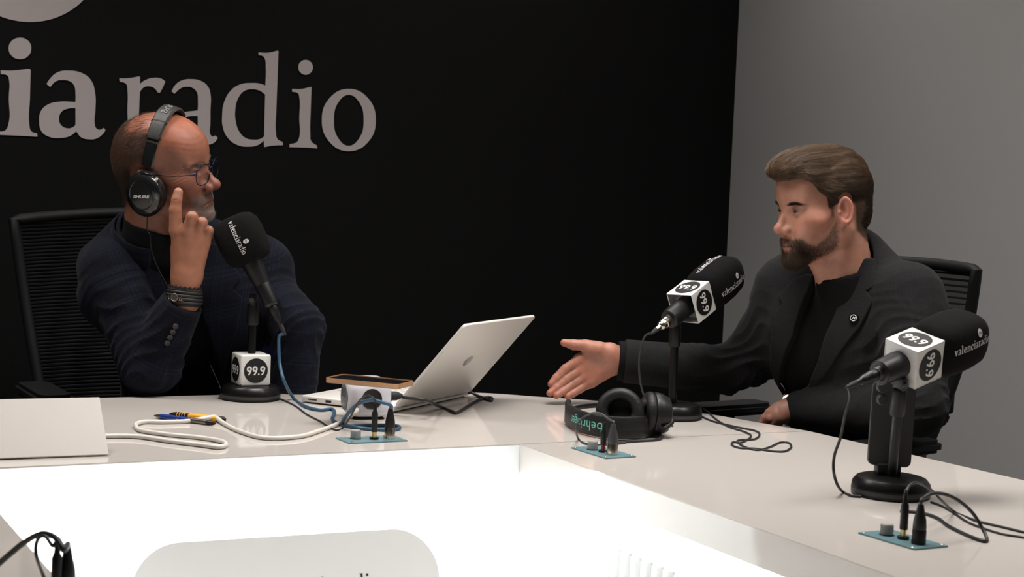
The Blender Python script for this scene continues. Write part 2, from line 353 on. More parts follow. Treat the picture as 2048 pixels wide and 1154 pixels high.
def sdf_vf(fn, lo, hi, h, blk=6, project=True):
    """naive surface nets over a grid; the field is only sampled in blocks near the surface"""
    lo, hi = np.asarray(lo, float), np.asarray(hi, float)
    n = (np.ceil((hi - lo) / h / blk).astype(int)) * blk; nb = n // blk
    bc = [lo[i] + (np.arange(nb[i]) + .5) * blk * h for i in range(3)]
    B = np.stack(np.meshgrid(*bc, indexing='ij'), -1).reshape(-1, 3).astype(f32)
    db = fn(B).reshape(nb); near = np.abs(db) < blk * h * .87 * 1.35 + 2 * h
    N = n + 1; A = np.repeat(np.repeat(np.repeat(np.where(db < 0, -1, 1).astype(f32), blk, 0), blk, 1), blk, 2)
    A = np.pad(A, ((0, 1),) * 3, mode='edge'); mask = np.zeros(N, bool)
    ib = np.argwhere(near)
    o = np.stack(np.meshgrid(*[np.arange(blk + 1)] * 3, indexing='ij'), -1).reshape(-1, 3)
    idx = (ib[:, None, :] * blk + o[None]).reshape(-1, 3); mask[idx[:, 0], idx[:, 1], idx[:, 2]] = True
    I = np.argwhere(mask); vals = np.empty(len(I), f32)
    for s in range(0, len(I), 400000): vals[s:s + 400000] = fn((lo + I[s:s + 400000] * h).astype(f32))
    A[mask] = vals
    neg = A < 0
    cnt = np.zeros(n, np.int8)
    for dx in (0, 1):
        for dy in (0, 1):
            for dz in (0, 1): cnt += neg[dx:n[0] + dx, dy:n[1] + dy, dz:n[2] + dz]
    cells = (cnt > 0) & (cnt < 8); ci = np.argwhere(cells); vid = np.full(n, -1, np.int64); vid[cells] = np.arange(len(ci))
    S = np.zeros((len(ci), 3)); W = np.zeros(len(ci))
    cor = [(a, b, c) for a in (0, 1) for b in (0, 1) for c in (0, 1)]
    for i, p in enumerate(cor):
        for q in cor[i + 1:]:
            if sum(abs(np.subtract(p, q))) != 1: continue
            a = A[ci[:, 0] + p[0], ci[:, 1] + p[1], ci[:, 2] + p[2]]; b = A[ci[:, 0] + q[0], ci[:, 1] + q[1], ci[:, 2] + q[2]]
            x = (a < 0) != (b < 0); t = np.where(x, a / np.where(x, a - b, 1), 0)
            pt = np.array(p)[None] + t[:, None] * (np.array(q) - np.array(p))[None]
            S += pt * x[:, None]; W += x
    V = lo + (ci + S / W[:, None]) * h
    F = []
    for ax in range(3):
        u, v = [(1, 2), (2, 0), (0, 1)][ax]
        sl = [slice(1, n[k]) for k in range(3)]; sl[ax] = slice(0, n[ax]); s2 = list(sl); s2[ax] = slice(1, n[ax] + 1)
        a, b = neg[tuple(sl)], neg[tuple(s2)]; e = np.argwhere(a != b); e0 = e.copy()
        off = np.array([1, 1, 1]); off[ax] = 0; g = e + off
        eu, ev = np.zeros(3, int), np.zeros(3, int); eu[u] = 1; ev[v] = 1
        def V_(c): return vid[c[:, 0], c[:, 1], c[:, 2]]
        q = np.stack([V_(g - eu - ev), V_(g - ev), V_(g), V_(g - eu)], 1)
        inside = a[e[:, 0], e[:, 1], e[:, 2]]; q[~inside] = q[~inside][:, ::-1]; F.append(q)
    F = np.concatenate(F); F = F[(F >= 0).all(1)]
    if project:
        for _ in range(2):
            d = fn(V.astype(f32)); g = np.empty_like(V); e = h * .5
            for k in range(3):
                o_ = np.zeros(3); o_[k] = e; g[:, k] = (fn((V + o_).astype(f32)) - fn((V - o_).astype(f32))) / (2 * e)
            gg = (g ** 2).sum(1) + 1e-6; st = np.clip(d / gg, -h * .5, h * .5); V = V - g * st[:, None] * .9
    return V, F
def np_mesh(name, V, F, m=None, parent=None, tone=None, uv=None):
    me = bpy.data.meshes.new(name); me.vertices.add(len(V)); me.vertices.foreach_set('co', np.asarray(V, f32).ravel())
    F = np.asarray(F); k = F.shape[1]; me.loops.add(F.size); me.loops.foreach_set('vertex_index', F.astype(np.int32).ravel())
    me.polygons.add(len(F)); me.polygons.foreach_set('loop_start', np.arange(0, F.size, k, dtype=np.int32)); me.update(calc_edges=True); me.validate()
    me.polygons.foreach_set('use_smooth', np.ones(len(me.polygons), bool))
    if tone is not None:
        a = me.color_attributes.new('tone', 'FLOAT_COLOR', 'POINT'); a.data.foreach_set('color', np.column_stack([tone, np.ones(len(tone))]).astype(f32).ravel())
    if uv is not None:
        l = me.uv_layers.new(name='UVMap'); vi = np.empty(len(me.loops), np.int32); me.loops.foreach_get('vertex_index', vi)
        l.data.foreach_set('uv', np.asarray(uv, f32)[vi].ravel())
    return link(name, me, m, parent)
def grad(fn, P, e=.0015):
    g = np.empty(P.shape, f32)
    for k in range(3):
        o = np.zeros(3, f32); o[k] = e; g[:, k] = fn((P + o).astype(f32)) - fn((P - o).astype(f32))
    return g / (np.linalg.norm(g, axis=1)[:, None] + 1e-9)
def strands(name, P, m, parent, radius=.00022, tip=.3):
    """P: (N, K, 3) strand points in world space"""
    N, K, _ = P.shape; cu = bpy.data.hair_curves.new(name); cu.add_curves([K] * N)
    cu.attributes['position'].data.foreach_set('vector', P.astype(f32).ravel()) if 'position' in cu.attributes else None
    a = cu.attributes.get('radius') or cu.attributes.new('radius', 'FLOAT', 'POINT')
    a.data.foreach_set('value', np.tile(np.linspace(radius, radius * tip, K), N).astype(f32))
    return link(name, cu, m, parent)
def hash01(n, s=0): return np.random.default_rng(s).random(n)
# ================================================================ ROOM
TH = math.radians(27.6)
U = np.array([math.cos(TH), math.sin(TH), 0]); NB = np.array([-math.sin(TH), math.cos(TH), 0]); Z = np.array([0, 0, 1.])
CORNER = np.array([.72, 5.4, 0])
m_black = mat('black_wall_paint', (.0036, .0035, .0036), .7, bump=.25, bscale=90, spec=.12)
m_grey = mat('grey_wall_paint', (.30, .299, .296), .85, bump=.1, bscale=120, vary=.03, vscale=1.5)
m_white_paint = mat('white_ceiling_paint', (.5, .49, .47), .9, bump=.2, bscale=80)
m_floor = mat('grey_vinyl_floor', (.09, .09, .095), .55, vary=.2, vscale=12, bump=.2, bscale=60)
def wall(name, a, b, m, h=CEIL, t=.1, side=1):
    a, b = np.array(a, float), np.array(b, float); d = nrm(b - a); n = np.cross(Z, d) * side
    L = np.linalg.norm(b - a); M = frame((a + b) / 2 + n * t / 2 + Z * h / 2, d, Z)
    o = box(name, (L, t, h), M, m, bev=0); return tag(o, kind='structure')
P0 = CORNER; P1 = CORNER - U * 5.2; P2 = P1 - NB * 8.2; P3 = CORNER - NB * 8.2
wall('wall_back', P1, P0 + U * .1, m_black)
wall('wall_right', P0, P3, m_grey)
wall('wall_left', P1, P2, mat('left_wall_paint', (.3, .29, .28), .85, bump=.2, bscale=100), side=-1)
wall('wall_front', P2, P3, mat('front_wall_paint', (.25, .24, .23), .85, bump=.2, bscale=100), side=-1)
cen = (P0 + P2) / 2
for nm, z, m in (('floor', -.05, m_floor), ('ceiling', CEIL + .05, m_white_paint)):
    tag(box(nm, (5.4, 8.4, .1), frame(cen + Z * z, U, Z), m, bev=0), kind='structure')
tag(box('baseboard_right', (8.0, .012, .07), frame(CORNER - NB * 4.05 - U * .006 + Z * .035, NB, Z), mat('grey_baseboard', (.12, .12, .12), .5), bev=.002), kind='structure')
tag(box('baseboard_back', (5.1, .012, .07), frame(CORNER - U * 2.57 - NB * .006 + Z * .035, U, Z), mat('black_baseboard', (.01, .01, .01), .5), bev=.002), kind='structure')

m_trimwhite = mat('luminaire_white', (.8, .8, .78), .4)
m_lens = mat('luminaire_lens', (.9, .9, .88), .5, emit=(1, .93, .86), estr=2.5)
for i, (x, y, sx, sy, pw) in enumerate(PANELS):
    t = thing('ceiling_light', ['long white ceiling panel light above the open middle of the table', 'small square ceiling panel light above the right arm of the table',
        'small square ceiling panel light above the left arm of the table', 'long white ceiling panel light between the table and the black wall'][i], 'ceiling light', (x, y, CEIL), 'ceiling panel lights')
    M = frame((x, y, CEIL - .012), U, Z)
    merge('frame', [boxd((0, sy / 2 + .01, 0), (sx + .06, .03, .03), M), boxd((0, -sy / 2 - .01, 0), (sx + .06, .03, .03), M), boxd((sx / 2 + .015, 0, 0), (.03, sy, .03), M), boxd((-sx / 2 - .015, 0, 0), (.03, sy, .03), M)], m_trimwhite, t)
    box('diffuser', (sx, sy, .006), frame((x, y, CEIL - .02), U, Z), m_lens, t, bev=0)

# ---- lettering on the black wall (traced outlines carried onto the wall plane)
WC = CORNER - NB * .002
def on_wall(px, py):
    d = ray(px, py); t = ((WC - C0) @ NB) / (d @ NB); return C0 + d * t
m_letter = mat('grey_vinyl_letter', (.40, .355, .355), .55)
c0 = on_wall(300, 250)
sign = thing('wall_lettering', 'large pale grey serif lettering with a disc above it on the black wall', 'sign', tuple(c0))
for k in ('I', 'A', 'r', 'a', 'd', 'i', 'o'):
    V2, F = outline_mesh(G[k], 0, 8); V2 = np.array(V2)
    W = np.array([on_wall(x / 2.56, y / 2.56) for x, y in V2[:, :2]]); n = len(W)
    V = np.concatenate([W - NB * .0015, W]); edges = {}
    for f in F:
        for a, b in zip(f, f[1:] + f[:1]): edges[(a, b)] = edges.get((a, b), 0) + 1
    FF = [tuple(f) for f in F] + [tuple(i + n for i in f[::-1]) for f in F] + [(b, a, a + n, b + n) for (a, b) in edges if (b, a) not in edges]
    mesh('letter', V, FF, m_letter, sign)
pc = on_wall(130 / 2.56, -289 / 2.56); pe = on_wall(130 / 2.56, 112 / 2.56); rad = np.linalg.norm(pc - pe)
Mw = frame(pc, U, -NB)
V2, F = disc_vf(rad, 96); o = prism('disc', [tuple(p) for p in V2], .0015, frame(pc + NB * .0005, U, -NB), m_letter, sign)

# ================================================================ TABLE
m_top = mat('white_solid_surface', (.535, .497, .462), .06, spec=.5, coat=0)
m_inner = mat('white_laminate', (.82, .82, .81), .35)
ztop, tk = .75, .055
A_in = np.array([-.846, 2.469]); B_in = np.array([.026, 2.925]); u2, n2 = U[:2], NB[:2]
S_out = np.array([.616, 3.233]); rd = nrm(np.array([.521, -.853])); D_in = B_in - n2 * 1.3; C_in = A_in - n2 * 1.3
outer = [tab(*p)[:2] for p in ((0, 800), (220, 794.8), (440, 789.7), (561, 786.6), (760, 783), (950, 785), (1080, 793.5), (1195, 801.5), (1310, 813), (1424, 829), (1524, 846))]
outer = [o2[:2] for o2 in catmull([np.append(q, 0) for q in outer], 5)]
outL = outer[0] - u2 * .62
table = thing('conference_table', 'large white ring-shaped studio table with a lit recess in the middle', 'table', (0, 2.9, 0))
g = .0008
def top(name, poly): 
    return prism(name, [tuple(p) for p in poly], tk, frame((0, 0, ztop - tk), (1, 0, 0), (0, 0, 1)), m_top, table, bev=.0012)
R_far = S_out + rd * 2.1; F_r = D_in - n2 * .62
top('tabletop_section', [A_in, B_in, S_out] + outer[::-1] + [outL, outL - n2 * .72 + u2 * 0])
top('tabletop_section', [B_in - n2 * g * 2, D_in - n2 * g, R_far, S_out - n2 * g * 2])
top('tabletop_section', [A_in - n2 * g * 2, outL - n2 * .72 - n2 * g * 2, outL - n2 * 2.05, C_in])
top('tabletop_section', [C_in - n2 * g * 2, outL - n2 * 2.05 - n2 * g * 2, outL - n2 * 2.7, D_in - n2 * .65 + u2 * .5, R_far + rd * .02 - n2 * .02, D_in - n2 * g * 4])
# inner apron walls under the fascia, floor of the recess, strips of light tucked under the top
def panel(name, a, b, z0, z1, t, m, par, off=0, sgn=1):
    a = np.append(a, 0); b = np.append(b, 0); d = nrm(b - a); n = np.cross(Z, d) * sgn
    return box(name, (np.linalg.norm(b - a), t, z1 - z0), frame((a + b) / 2 + n * (off + t / 2) + Z * (z0 + z1) / 2, d, Z), m, par, bev=.001)
box('painted_lit_fascia', (np.linalg.norm(B_in - A_in), .0012, tk - .003), frame(np.append((A_in + B_in) / 2 - n2 * .0006, ztop - tk / 2 - .0008), U, Z), mat('lit_fascia_white', (.86, .88, .88), .4), table, bev=0)  # back fascia only: strip light painted on as a whiter face
ZF = .36
panel('apron_panel', A_in - u2 * .06, B_in + u2 * .06, .02, .693, .018, m_inner, table, off=.05)
panel('apron_panel', B_in + n2 * .068, D_in - n2 * .068, .02, .693, .018, m_inner, table, off=.05)
panel('apron_panel', C_in - n2 * .068, A_in + n2 * .068, .02, .693, .018, m_inner, table, off=.05)
panel('apron_panel', D_in + u2 * .06, C_in - u2 * .06, .02, .693, .018, m_inner, table, off=.05)
prism('recess_floor', [tuple(p) for p in (A_in - u2 * .05 + n2 * .05, C_in - u2 * .05 - n2 * .05, D_in + u2 * .05 - n2 * .05, B_in + u2 * .05 + n2 * .05)], .018, frame((0, 0, ZF - .018), (1, 0, 0), (0, 0, 1)), m_inner, table)
dn = -n2
for k in range(34):       # upright ribs on the inside of the right arm
    q = B_in + dn * (.14 + .033 * k) + u2 * .044
    panel('rib', q, q + dn * .016, ZF, .615, .012, m_inner, table, off=-.006)
for k, (a, b) in enumerate(((outL - n2 * .1, outer[-1] - n2 * .15 - u2 * .1), (S_out - u2 * .1, R_far - u2 * .1))):
    panel('modesty_panel', a, b, .0, .694, .02, m_inner, table, off=0, sgn=-1)
m_strip = mat('led_strip', (.9, .95, 1), .5, emit=(.9, .97, 1), estr=3)
strip_w = .02
for (a, b, pw) in ((A_in, B_in, 6.5), (B_in, D_in, .1), (C_in, A_in, .6)):
    a3, b3 = np.append(a, 0), np.append(b, 0); d = nrm(b3 - a3); n = np.cross(Z, d); L = np.linalg.norm(b3 - a3)
    box('led_strip', (L - .02, .012, .006), frame((a3 + b3) / 2 + n * .026 + Z * .691, d, Z), m_strip, table, bev=0)
    l = area('led_strip_light', tuple((a3 + b3) / 2 + n * .022 + Z * .684), L - .04, pw, (.9, .97, 1)); l.data.size_y = .014
    l.matrix_world = Matrix(frame((a3 + b3) / 2 + n * .022 + Z * .684, d, Z + n * .45).tolist())
# rounded board with the station's name, standing in the recess, lit from behind
pa, pb = tab(350, 1085, .68), tab(780, 1058, .68); dpn = nrm(pb - pa); upn = nrm(Z * .94 + np.cross(Z, dpn) * .34)
W_ = np.linalg.norm(pb - pa) + .145; Hh = .235; cpn = (pa + pb) / 2 - upn * Hh / 2 + dpn * .004; npn = np.cross(dpn, upn)
sb = thing('logo_board', 'white rounded board with dark station lettering inside the lit table recess', 'board', tuple(cpn - upn * Hh / 2))
prism('board', rrect(W_, Hh, .075, 10), .012, frame(cpn - npn * .012, dpn, npn), mat('board_white', (.84, .84, .82), .5), sb, bev=.001)
V, F = word_vf('valencia'); s = .0165; w1 = (V[:, 0].max() - V[:, 0].min()) * s; V2, F2 = word_vf('radio'); w2 = (V2[:, 0].max() - V2[:, 0].min()) * s
tx = ((tab(745, 1150, .6)[0] - cpn[0]) / dpn[0]) - .01
m_ink = mat('dark_ink', (.02, .02, .03), .5)
mesh('lettering', xf(frame(cpn + npn * .0006, dpn, npn), flat(V2, s) + [tx, Hh / 2 - .0905, 0]), F2, m_ink, sb)
mesh('lettering', xf(frame(cpn + npn * .0006, dpn, npn), flat(V, s) + [tx - w2 / 2 - w1 / 2 - .006, Hh / 2 - .0905, 0]), F, m_ink, sb)
prism('stand_foot', rrect(W_ * .6, .05, .01), .018, frame(cpn - upn * (Hh / 2) - npn * .03 - Z * .018, dpn, Z), m_inner, sb)
l = area('board_backlight', tuple(cpn - npn * .05), W_ - .1, 1.3, (1, 1, 1)); l.data.size_y = .12
l.matrix_world = Matrix(frame(cpn - npn * .05 - upn * .03, dpn, npn * 1).tolist())
# blank tilted board lying at the left end
q0, q1 = tab(0, 920), tab(217, 912); d = nrm(q1 - q0); nn = np.cross(Z, d); La = .55
b0 = q1 - d * La; tl = nrm(nn * .73 + Z * .68); hgt = .122
tb = thing('tilted_board', 'blank cream board propped at a slant on the far left of the tabletop', 'board', tuple((q1 + b0) / 2))
m_card = mat('cream_board', (.48, .445, .41), .55)
Mb = frame((q1 + b0) / 2 + Z * .0015, d, np.cross(d, tl)); ly = Mb[:3, 1]
sg = 1 if ly @ tl > 0 else -1
prism('board_face', [(-La / 2, 0), (La / 2, 0), (La / 2, sg * hgt), (-La / 2, sg * hgt)], .0025, Mb, m_card, tb, bev=.0004)
topc = (q1 + b0) / 2 + tl * hgt; ft = (q1 + b0) / 2 + nn * .165
bk = nrm(ft - topc); Mk = frame(topc, d, np.cross(d, bk))
prism('back_flap', [(-La / 2 + .01, 0), (La / 2 - .01, 0), (La / 2 - .01, (1 if Mk[:3, 1] @ bk > 0 else -1) * (np.linalg.norm(ft - topc) - .004)), (-La / 2 + .01, (1 if Mk[:3, 1] @ bk > 0 else -1) * (np.linalg.norm(ft - topc) - .004))], .0025, Mk, m_card, tb)
# ================================================================ MICROPHONES
m_foam = mat('black_foam', (.0048, .0048, .005), .95, bump=.6, bscale=700, spec=.15)
m_blk = mat('black_metal', (.007, .007, .0075), .32, metal=.3, spec=.5)
m_satin = mat('black_plastic', (.007, .007, .0075), .42, spec=.35)
m_rub = mat('black_rubber', (.018, .018, .018), .75)
m_dgrey = mat('dark_grey_plastic', (.035, .035, .037), .5)
m_wplas = mat('white_flag_plastic', (.72, .71, .69), .35)
m_print = mat('white_print', (.62, .61, .6), .7)
m_bprint = mat('black_print', (.008, .008, .008), .45)
m_wink = mat('white_ink', (.75, .74, .72), .5)
m_chrome = mat('nickel', (.62, .58, .5), .22, metal=1)
m_gold = mat('gold_contact', (.75, .52, .22), .28, metal=1)
m_cable = mat('black_cable', (.012, .012, .014), .5)
m_gcable = mat('grey_cable', (.035, .035, .04), .5)
m_blue = mat('blue_cable', (.028, .085, .15), .45)

def foam_pt(z, phi, prof, ex):
    zs = [p[1] for p in prof]; r = np.interp(z, zs, [p[0] for p in prof]); c, s = np.cos(phi), np.sin(phi)
    q = 1 / (np.abs(c) ** ex + np.abs(s) ** ex) ** (1 / ex); return np.stack([r * c * q, r * s * q, z], -1)
def wrap_print(name, parent, M, prof, ex, V, F, zc, phi, s, R, m, along=1, off=.0006, yc=0):
    """flat lettering bent round the windscreen: local x runs along the axis, local y round it"""
    z = zc + along * V[:, 0] * s; a = phi - along * (V[:, 1] * s + yc) / R
    P = foam_pt(z, a, prof, ex); P[:, 0] += off * np.cos(a); P[:, 1] += off * np.sin(a)
    P[:, :2] *= 1 + .012
    return mesh(name, xf(M, P), F, m, parent)
def flag_disc(parent, M, r, rot=0):
    """M: face centre frame, z outward; disc with the frequency on it"""
    c, s = math.cos(rot), math.sin(rot); Rz = np.eye(4); Rz[:2, :2] = [[c, -s], [s, c]]; M = M @ Rz
    V, F = disc_vf(r, 48); d = mesh('emblem_disc', xf(M, flat(V, 1, .0004)), F, m_bprint, parent)
    V, F = num_vf(); mesh('emblem_number', xf(M, flat(V, r * 2 * .78 / 2.22, .0008)), F, m_wink, d)
def hollow_cube(parent, M, s, open_back=True, t=.0022):
    h = s / 2; walls = [boxd((h - t / 2, 0, 0), (t, s, s), M), boxd((-h + t / 2, 0, 0), (t, s, s), M), boxd((0, h - t / 2, 0), (s - 2 * t, t, s), M), boxd((0, -h + t / 2, 0), (s - 2 * t, t, s), M)]
    if not open_back: walls += [boxd((0, 0, -h + t / 2), (s - 2 * t, s - 2 * t, t), M)]
    walls += [boxd((0, 0, h - t / 2), (s - 2 * t, s - 2 * t, t), M)]
    o = merge('flag_cube', walls, m_wplas, parent)
    md = o.modifiers.new('bevel', 'BEVEL'); md.width = .0007; md.segments = 2
    if open_back:
        for (a, b) in ((.014, 0), (-.014, 1.57), (.014, 3.14), (-.014, 4.71)):
            c_, s_ = math.cos(b), math.sin(b); R = np.eye(4); R[:2, :2] = [[c_, -s_], [s_, c_]]
            V, F = boxd((0, .020, -.012), (.026, .0014, .026), np.eye(4)); ang = .5; Rx = np.eye(4); Rx[1:3, 1:3] = [[math.cos(ang), -math.sin(ang)], [math.sin(ang), math.cos(ang)]]
            merge('inner_flap', [(xf(M @ R @ Rx, V), F)], m_wplas, o)
    return o
def mic(label, M, flag, prof, ex, phis, conn_len, conn_m, txt_along=1, group='desk microphones', zt=None, body=None, R=.04, ts=.0105, cr=1.0):
    o0 = M[:3, 3]; t = thing('microphone', label, 'microphone', tuple(o0), group)
    body = body or [(.011, -.105), (.0125, -.10), (.0135, -.08), (.018, -.03), (.024, .02), (.025, .05)]
    lathe('body', body, M, m_satin, t, 28)
    zb = body[0][1]
    lathe('collar', [(body[0][0] + .002, zb + .001), (body[0][0] + .003, zb + .004), (body[0][0] + .003, zb + .012), (body[0][0] + .002, zb + .015)], M, m_dgrey, t, 24)
    cl = conn_len
    lathe('connector', [(r_ * cr, z_) for r_, z_ in [(.004, zb - cl), (.0048, zb - cl * .72), (.0068, zb - cl * .66), (.0084, zb - cl * .5), (.0086, zb - cl * .33), (.0095, zb - cl * .3), (.0095, zb - cl * .06), (.0088, zb + .002)]], M, conn_m, t, 24)
    lathe('cable_boot', [(.0028, zb - cl - .018), (.0045, zb - cl - .004), (.005, zb - cl + .006)], M, m_rub, t, 16)
    fm = lathe('windscreen', prof, M, m_foam, t, 48, sm=60, squash=ex)
    zt = zt if zt is not None else (prof[0][1] + prof[-1][1]) / 2 + .004
    for ph in phis:
        V, F = word_vf('valencia'); V2, F2 = word_vf('radio'); w1 = np.ptp(V[:, 0]); w2 = np.ptp(V2[:, 0]); g_ = .12
        V = V - [w2 / 2 + g_ / 2, .5]; V2 = V2 + [w1 / 2 + g_ / 2, -.5]
        Va = np.concatenate([V, V2]); Fa = F + [tuple(i + len(V) for i in f) for f in F2]
        wrap_print('printed_name', fm, M, prof, ex, Va, Fa, zt, ph, ts, R, m_print, txt_along)
        V, F = disc_vf(1, 24); n = len(V); V = np.concatenate([[[0, 0]], V]); F = [(0, k + 1, (k + 1) % n + 1) for k in range(n)]
        wrap_print('printed_disc', fm, M, prof, ex, V + [3.1, 0], F, zt - txt_along * ts * .0, ph, ts * .72, R, m_print, txt_along, off=.0006, yc=ts * 1.75)
        V, F = num_vf(); wrap_print('printed_number', fm, M, prof, ex, V * .55 + [3.1, 0], F, zt, ph, ts * .72, R, m_bprint, txt_along, off=.0010, yc=ts * 1.75)
    if flag:
        cube = hollow_cube(t, M, .066, open_back=(flag == 'open'))
        cx_, cy_, cz_, oo = M[:3, 0], M[:3, 1], M[:3, 2], M[:3, 3]
        for n_, rot in ((cx_, 0), (-cx_, math.pi), (cy_, 0), (-cy_, 0)):
            Mf = frame(oo + n_ * .0331, np.cross(cz_, n_), n_)
            # numbers read along the lower edge, turned a quarter as on the real cube
            flag_disc(cube, Mf, .027, 0)
        if flag == 'closed': lathe('neck_ring', [(.021, -.0345), (.021, -.032)], M, m_satin, cube, 24)
    return t
def mic_stand(label, base_c, top_pt, M_mic, clip_z, ck=1.0, flagcube=None, group='desk microphone stands'):
    bc = np.array(base_c); t = thing('microphone_stand', label, 'stand', tuple(bc), group)
    Mb = frame(bc, (1, 0, 0), Z)
    bs = lathe('base', [(.060, .0), (.0635, .002), (.0635, .012), (.0628, .0125), (.0628, .0135), (.0635, .014), (.062, .022), (.056, .029), (.05, .031), (.012, .0315)], Mb, m_blk, t, 64, sm=30)
    lathe('base_band', [(.0638, .0055), (.0638, .0115)], Mb, m_dgrey, bs, 64, cap=False)
    p0 = bc + Z * .03; p1 = np.array(top_pt); d = nrm(p1 - p0); L = np.linalg.norm(p1 - p0); Mp = frame(p0, (1, 0, 0), d)
    lathe('pole', [(.0085, 0), (.0085, L * .62), (.0083, L * .625), (.0083, L - .03)], Mp, m_blk, t, 24)
    lathe('pole_sleeve', [(.0115, L - .055), (.0125, L - .052), (.0125, L - .014), (.0105, L - .01)], Mp, m_satin, t, 24)
    yk = box('clip_joint', (.013, .022, .03), frame(p1 - d * .004, M_mic[:3, 2], d), m_satin, t, bev=.004)
    sx_ = nrm(np.cross(d, M_mic[:3, 2]))
    lathe('pivot_screw', [(.0052, -.0135), (.0055, -.013), (.0055, .013), (.0052, .0135)], frame(p1 - d * .002, d, sx_), m_dgrey, t, 16)
    # clip: a sleeve of half-oval section round the microphone's body
    Mc = M_mic.copy(); Mc[:3, 3] = M_mic[:3, 3] + M_mic[:3, 2] * clip_z
    lathe('clip', [(.0185 * ck, -.026), (.0205 * ck, -.024), (.0225 * ck, .018), (.021 * ck, .022)], Mc, m_satin, t, 28)
    return t
base1, base2, base3 = tab(500, 797.5), tab(1343, 835), tab(1781, 990)
# left microphone: points up at the man in headphones
a1, b1 = at(544, 612, 3.355), at(466, 440, 3.37); ax = nrm(b1 - a1)
M1 = frame(a1 + ax * .10, np.cross(ax, (0, -1, 0)), ax)
prof1 = [(.024, .000), (.040, .006), (.047, .018), (.050, .045), (.050, .070), (.047, .088), (.040, .099), (.028, .104)]
top1 = at(507, 598, 3.368)
mic('black microphone with a squarish foam windscreen, in front of the man in headphones', M1, None, prof1, 3.2, [-math.pi / 2 if M1[1, 1] > 0 else math.pi / 2], .05, m_satin, -1, body=[(.0105, -.10), (.012, -.095), (.0135, -.075), (.021, -.02), (.0245, .01), (.024, .03)], ts=.0066, zt=.056)
st1 = mic_stand('desk microphone stand with a white cube over its round base, before the man in headphones', base1, top1, M1, -.07, .78)
s = .066; zc = base1[2] + .031 + s / 2; fr = frame(np.array([base1[0], base1[1], zc]), U, Z)
cb = box('flag_cube', (s, s, s), fr, m_wplas, st1, bev=.004, seg=3)
for n_ in (-NB, -U, NB, U): flag_disc(cb, frame(fr[:3, 3] + n_ * .0332, np.cross(Z, n_), n_), .026, 0)
lathe('clear_collar', [(.040, .0285), (.046, .0335), (.046, .0355), (.03, .036)], frame(base1, U, Z), m_dgrey, cb, 4)
# middle microphone
def micM(c, a, down):
    a = nrm(a); M = frame(c, np.array(down, float), a); return M
M2 = micM(at(1383, 603, 3.35), (39, 42, 27), (22, 21, -53))
prof2 = [(.026, .030), (.036, .033), (.0425, .048), (.0455, .075), (.045, .105), (.041, .135), (.033, .152), (.018, .160)]
body2 = [(.0095, -.088), (.013, -.084), (.0175, -.07), (.0195, -.045), (.0215, -.02), (.022, .03)]
lx, ly_ = M2[:3, 0], M2[:3, 1]
def phi_of(M, w): w = np.array(w, float); return math.atan2(w @ M[:3, 1], w @ M[:3, 0])
tpi = .0080
mic('black microphone with a white open cube collar, pointing up at the bearded man', M2, 'open', prof2, 2.8, [phi_of(M2, (.45, -.75, -.25)), phi_of(M2, (-.3, -.1, 1))], .040, m_chrome, 1, cr=1.25, body=body2, ts=tpi, zt=.094)
mic_stand('desk microphone stand between the headphones on the table and the bearded man', base2, at(1351, 640, 3.335), M2, -.058)
# right microphone
M3 = micM(at(1827, 716, 2.56), (64, 47, 21), (3, 25, -71))
prof3 = [(.026, .030), (.038, .033), (.0445, .048), (.0465, .075), (.0465, .105), (.044, .130), (.038, .143), (.026, .147)]
body3 = [(.0085, -.092), (.012, -.088), (.0185, -.07), (.021, -.045), (.0215, -.02), (.022, .03)]
mic('nearest black microphone with a closed white cube collar, on the right arm of the table', M3, 'closed', prof3, 3.0, [phi_of(M3, (.55, -.8, -.05))], .05, m_satin, 1, body=body3, ts=tpi, zt=.091)
st3 = mic_stand('nearest desk microphone stand, a flat black rounded panel behind its pole', base3, at(1800, 765, 2.535), M3, -.058)
# flat rounded panel behind the pole of the right stand, on a small foot
pt, pbm = at(1789, 765, 2.60), at(1777, 932, 2.585); upv = nrm(pt - pbm); rt = nrm(np.cross((0, 1, 0), upv) * -1); rt = rt if rt[0] > 0 else -rt
Lp = np.linalg.norm(pt - pbm); nv = np.cross(rt, upv)
bp_ = prism('back_panel', rrect(.070, Lp, .010, 6), .012, frame((pt + pbm) / 2 - nv * .006, rt, nv), m_dgrey, st3, bev=.0015)
for (x, y) in ((1764, 774), (1764, 799)):
    c = at(x, y, 2.575); lathe('knob', [(.009, -.004), (.009, .006), (.0075, .008)], frame(c, (1, 0, 0), (0, -1, 0)), m_dgrey, bp_, 20)
box('panel_foot', (.038, .03, .02), frame((at(1774, 950, 2.585)[0], 2.585, base3[2] + .04), (1, 0, 0), Z), m_satin, st3, bev=.002)

# ================================================================ LAPTOP
Hn, Hf, Bl = tab(787, 827), tab(937, 794), tab(600, 798)
hd = nrm(Hf - Hn); wd = np.cross(hd, Z); wd = wd if wd[0] > 0 else -wd; LW = np.linalg.norm(Hf - Hn); BD = .225
def solve_ab(px, py, O, e1, e2):
    d = ray(px, py); A = np.column_stack([e1, e2, -d]); r = np.linalg.lstsq(A, C0 - O, rcond=None)[0]; return r[0], r[1]
Hn_t = Hn + Z * .016; la, lb = solve_ab(927, 647.5, Hn_t, wd, Z); lv = nrm(wd * la + Z * lb); LH = min(.25, math.hypot(la, lb))
m_sil = mat('silver_laptop', (.74, .715, .675), .4, metal=.12)
m_key = mat('pale_key', (.62, .61, .59), .5)
lap = thing('laptop', 'open silver laptop in front of the black wall between the two men', 'laptop', tuple((Hn + Hf) / 2 - wd * BD / 2))
bcn = (Hn + Hf) / 2 - wd * BD / 2 + Z * .0095
Ml = frame(bcn, hd, Z); base = box('base', (LW, BD, .013), Ml, m_sil, lap, bev=.003, seg=3)
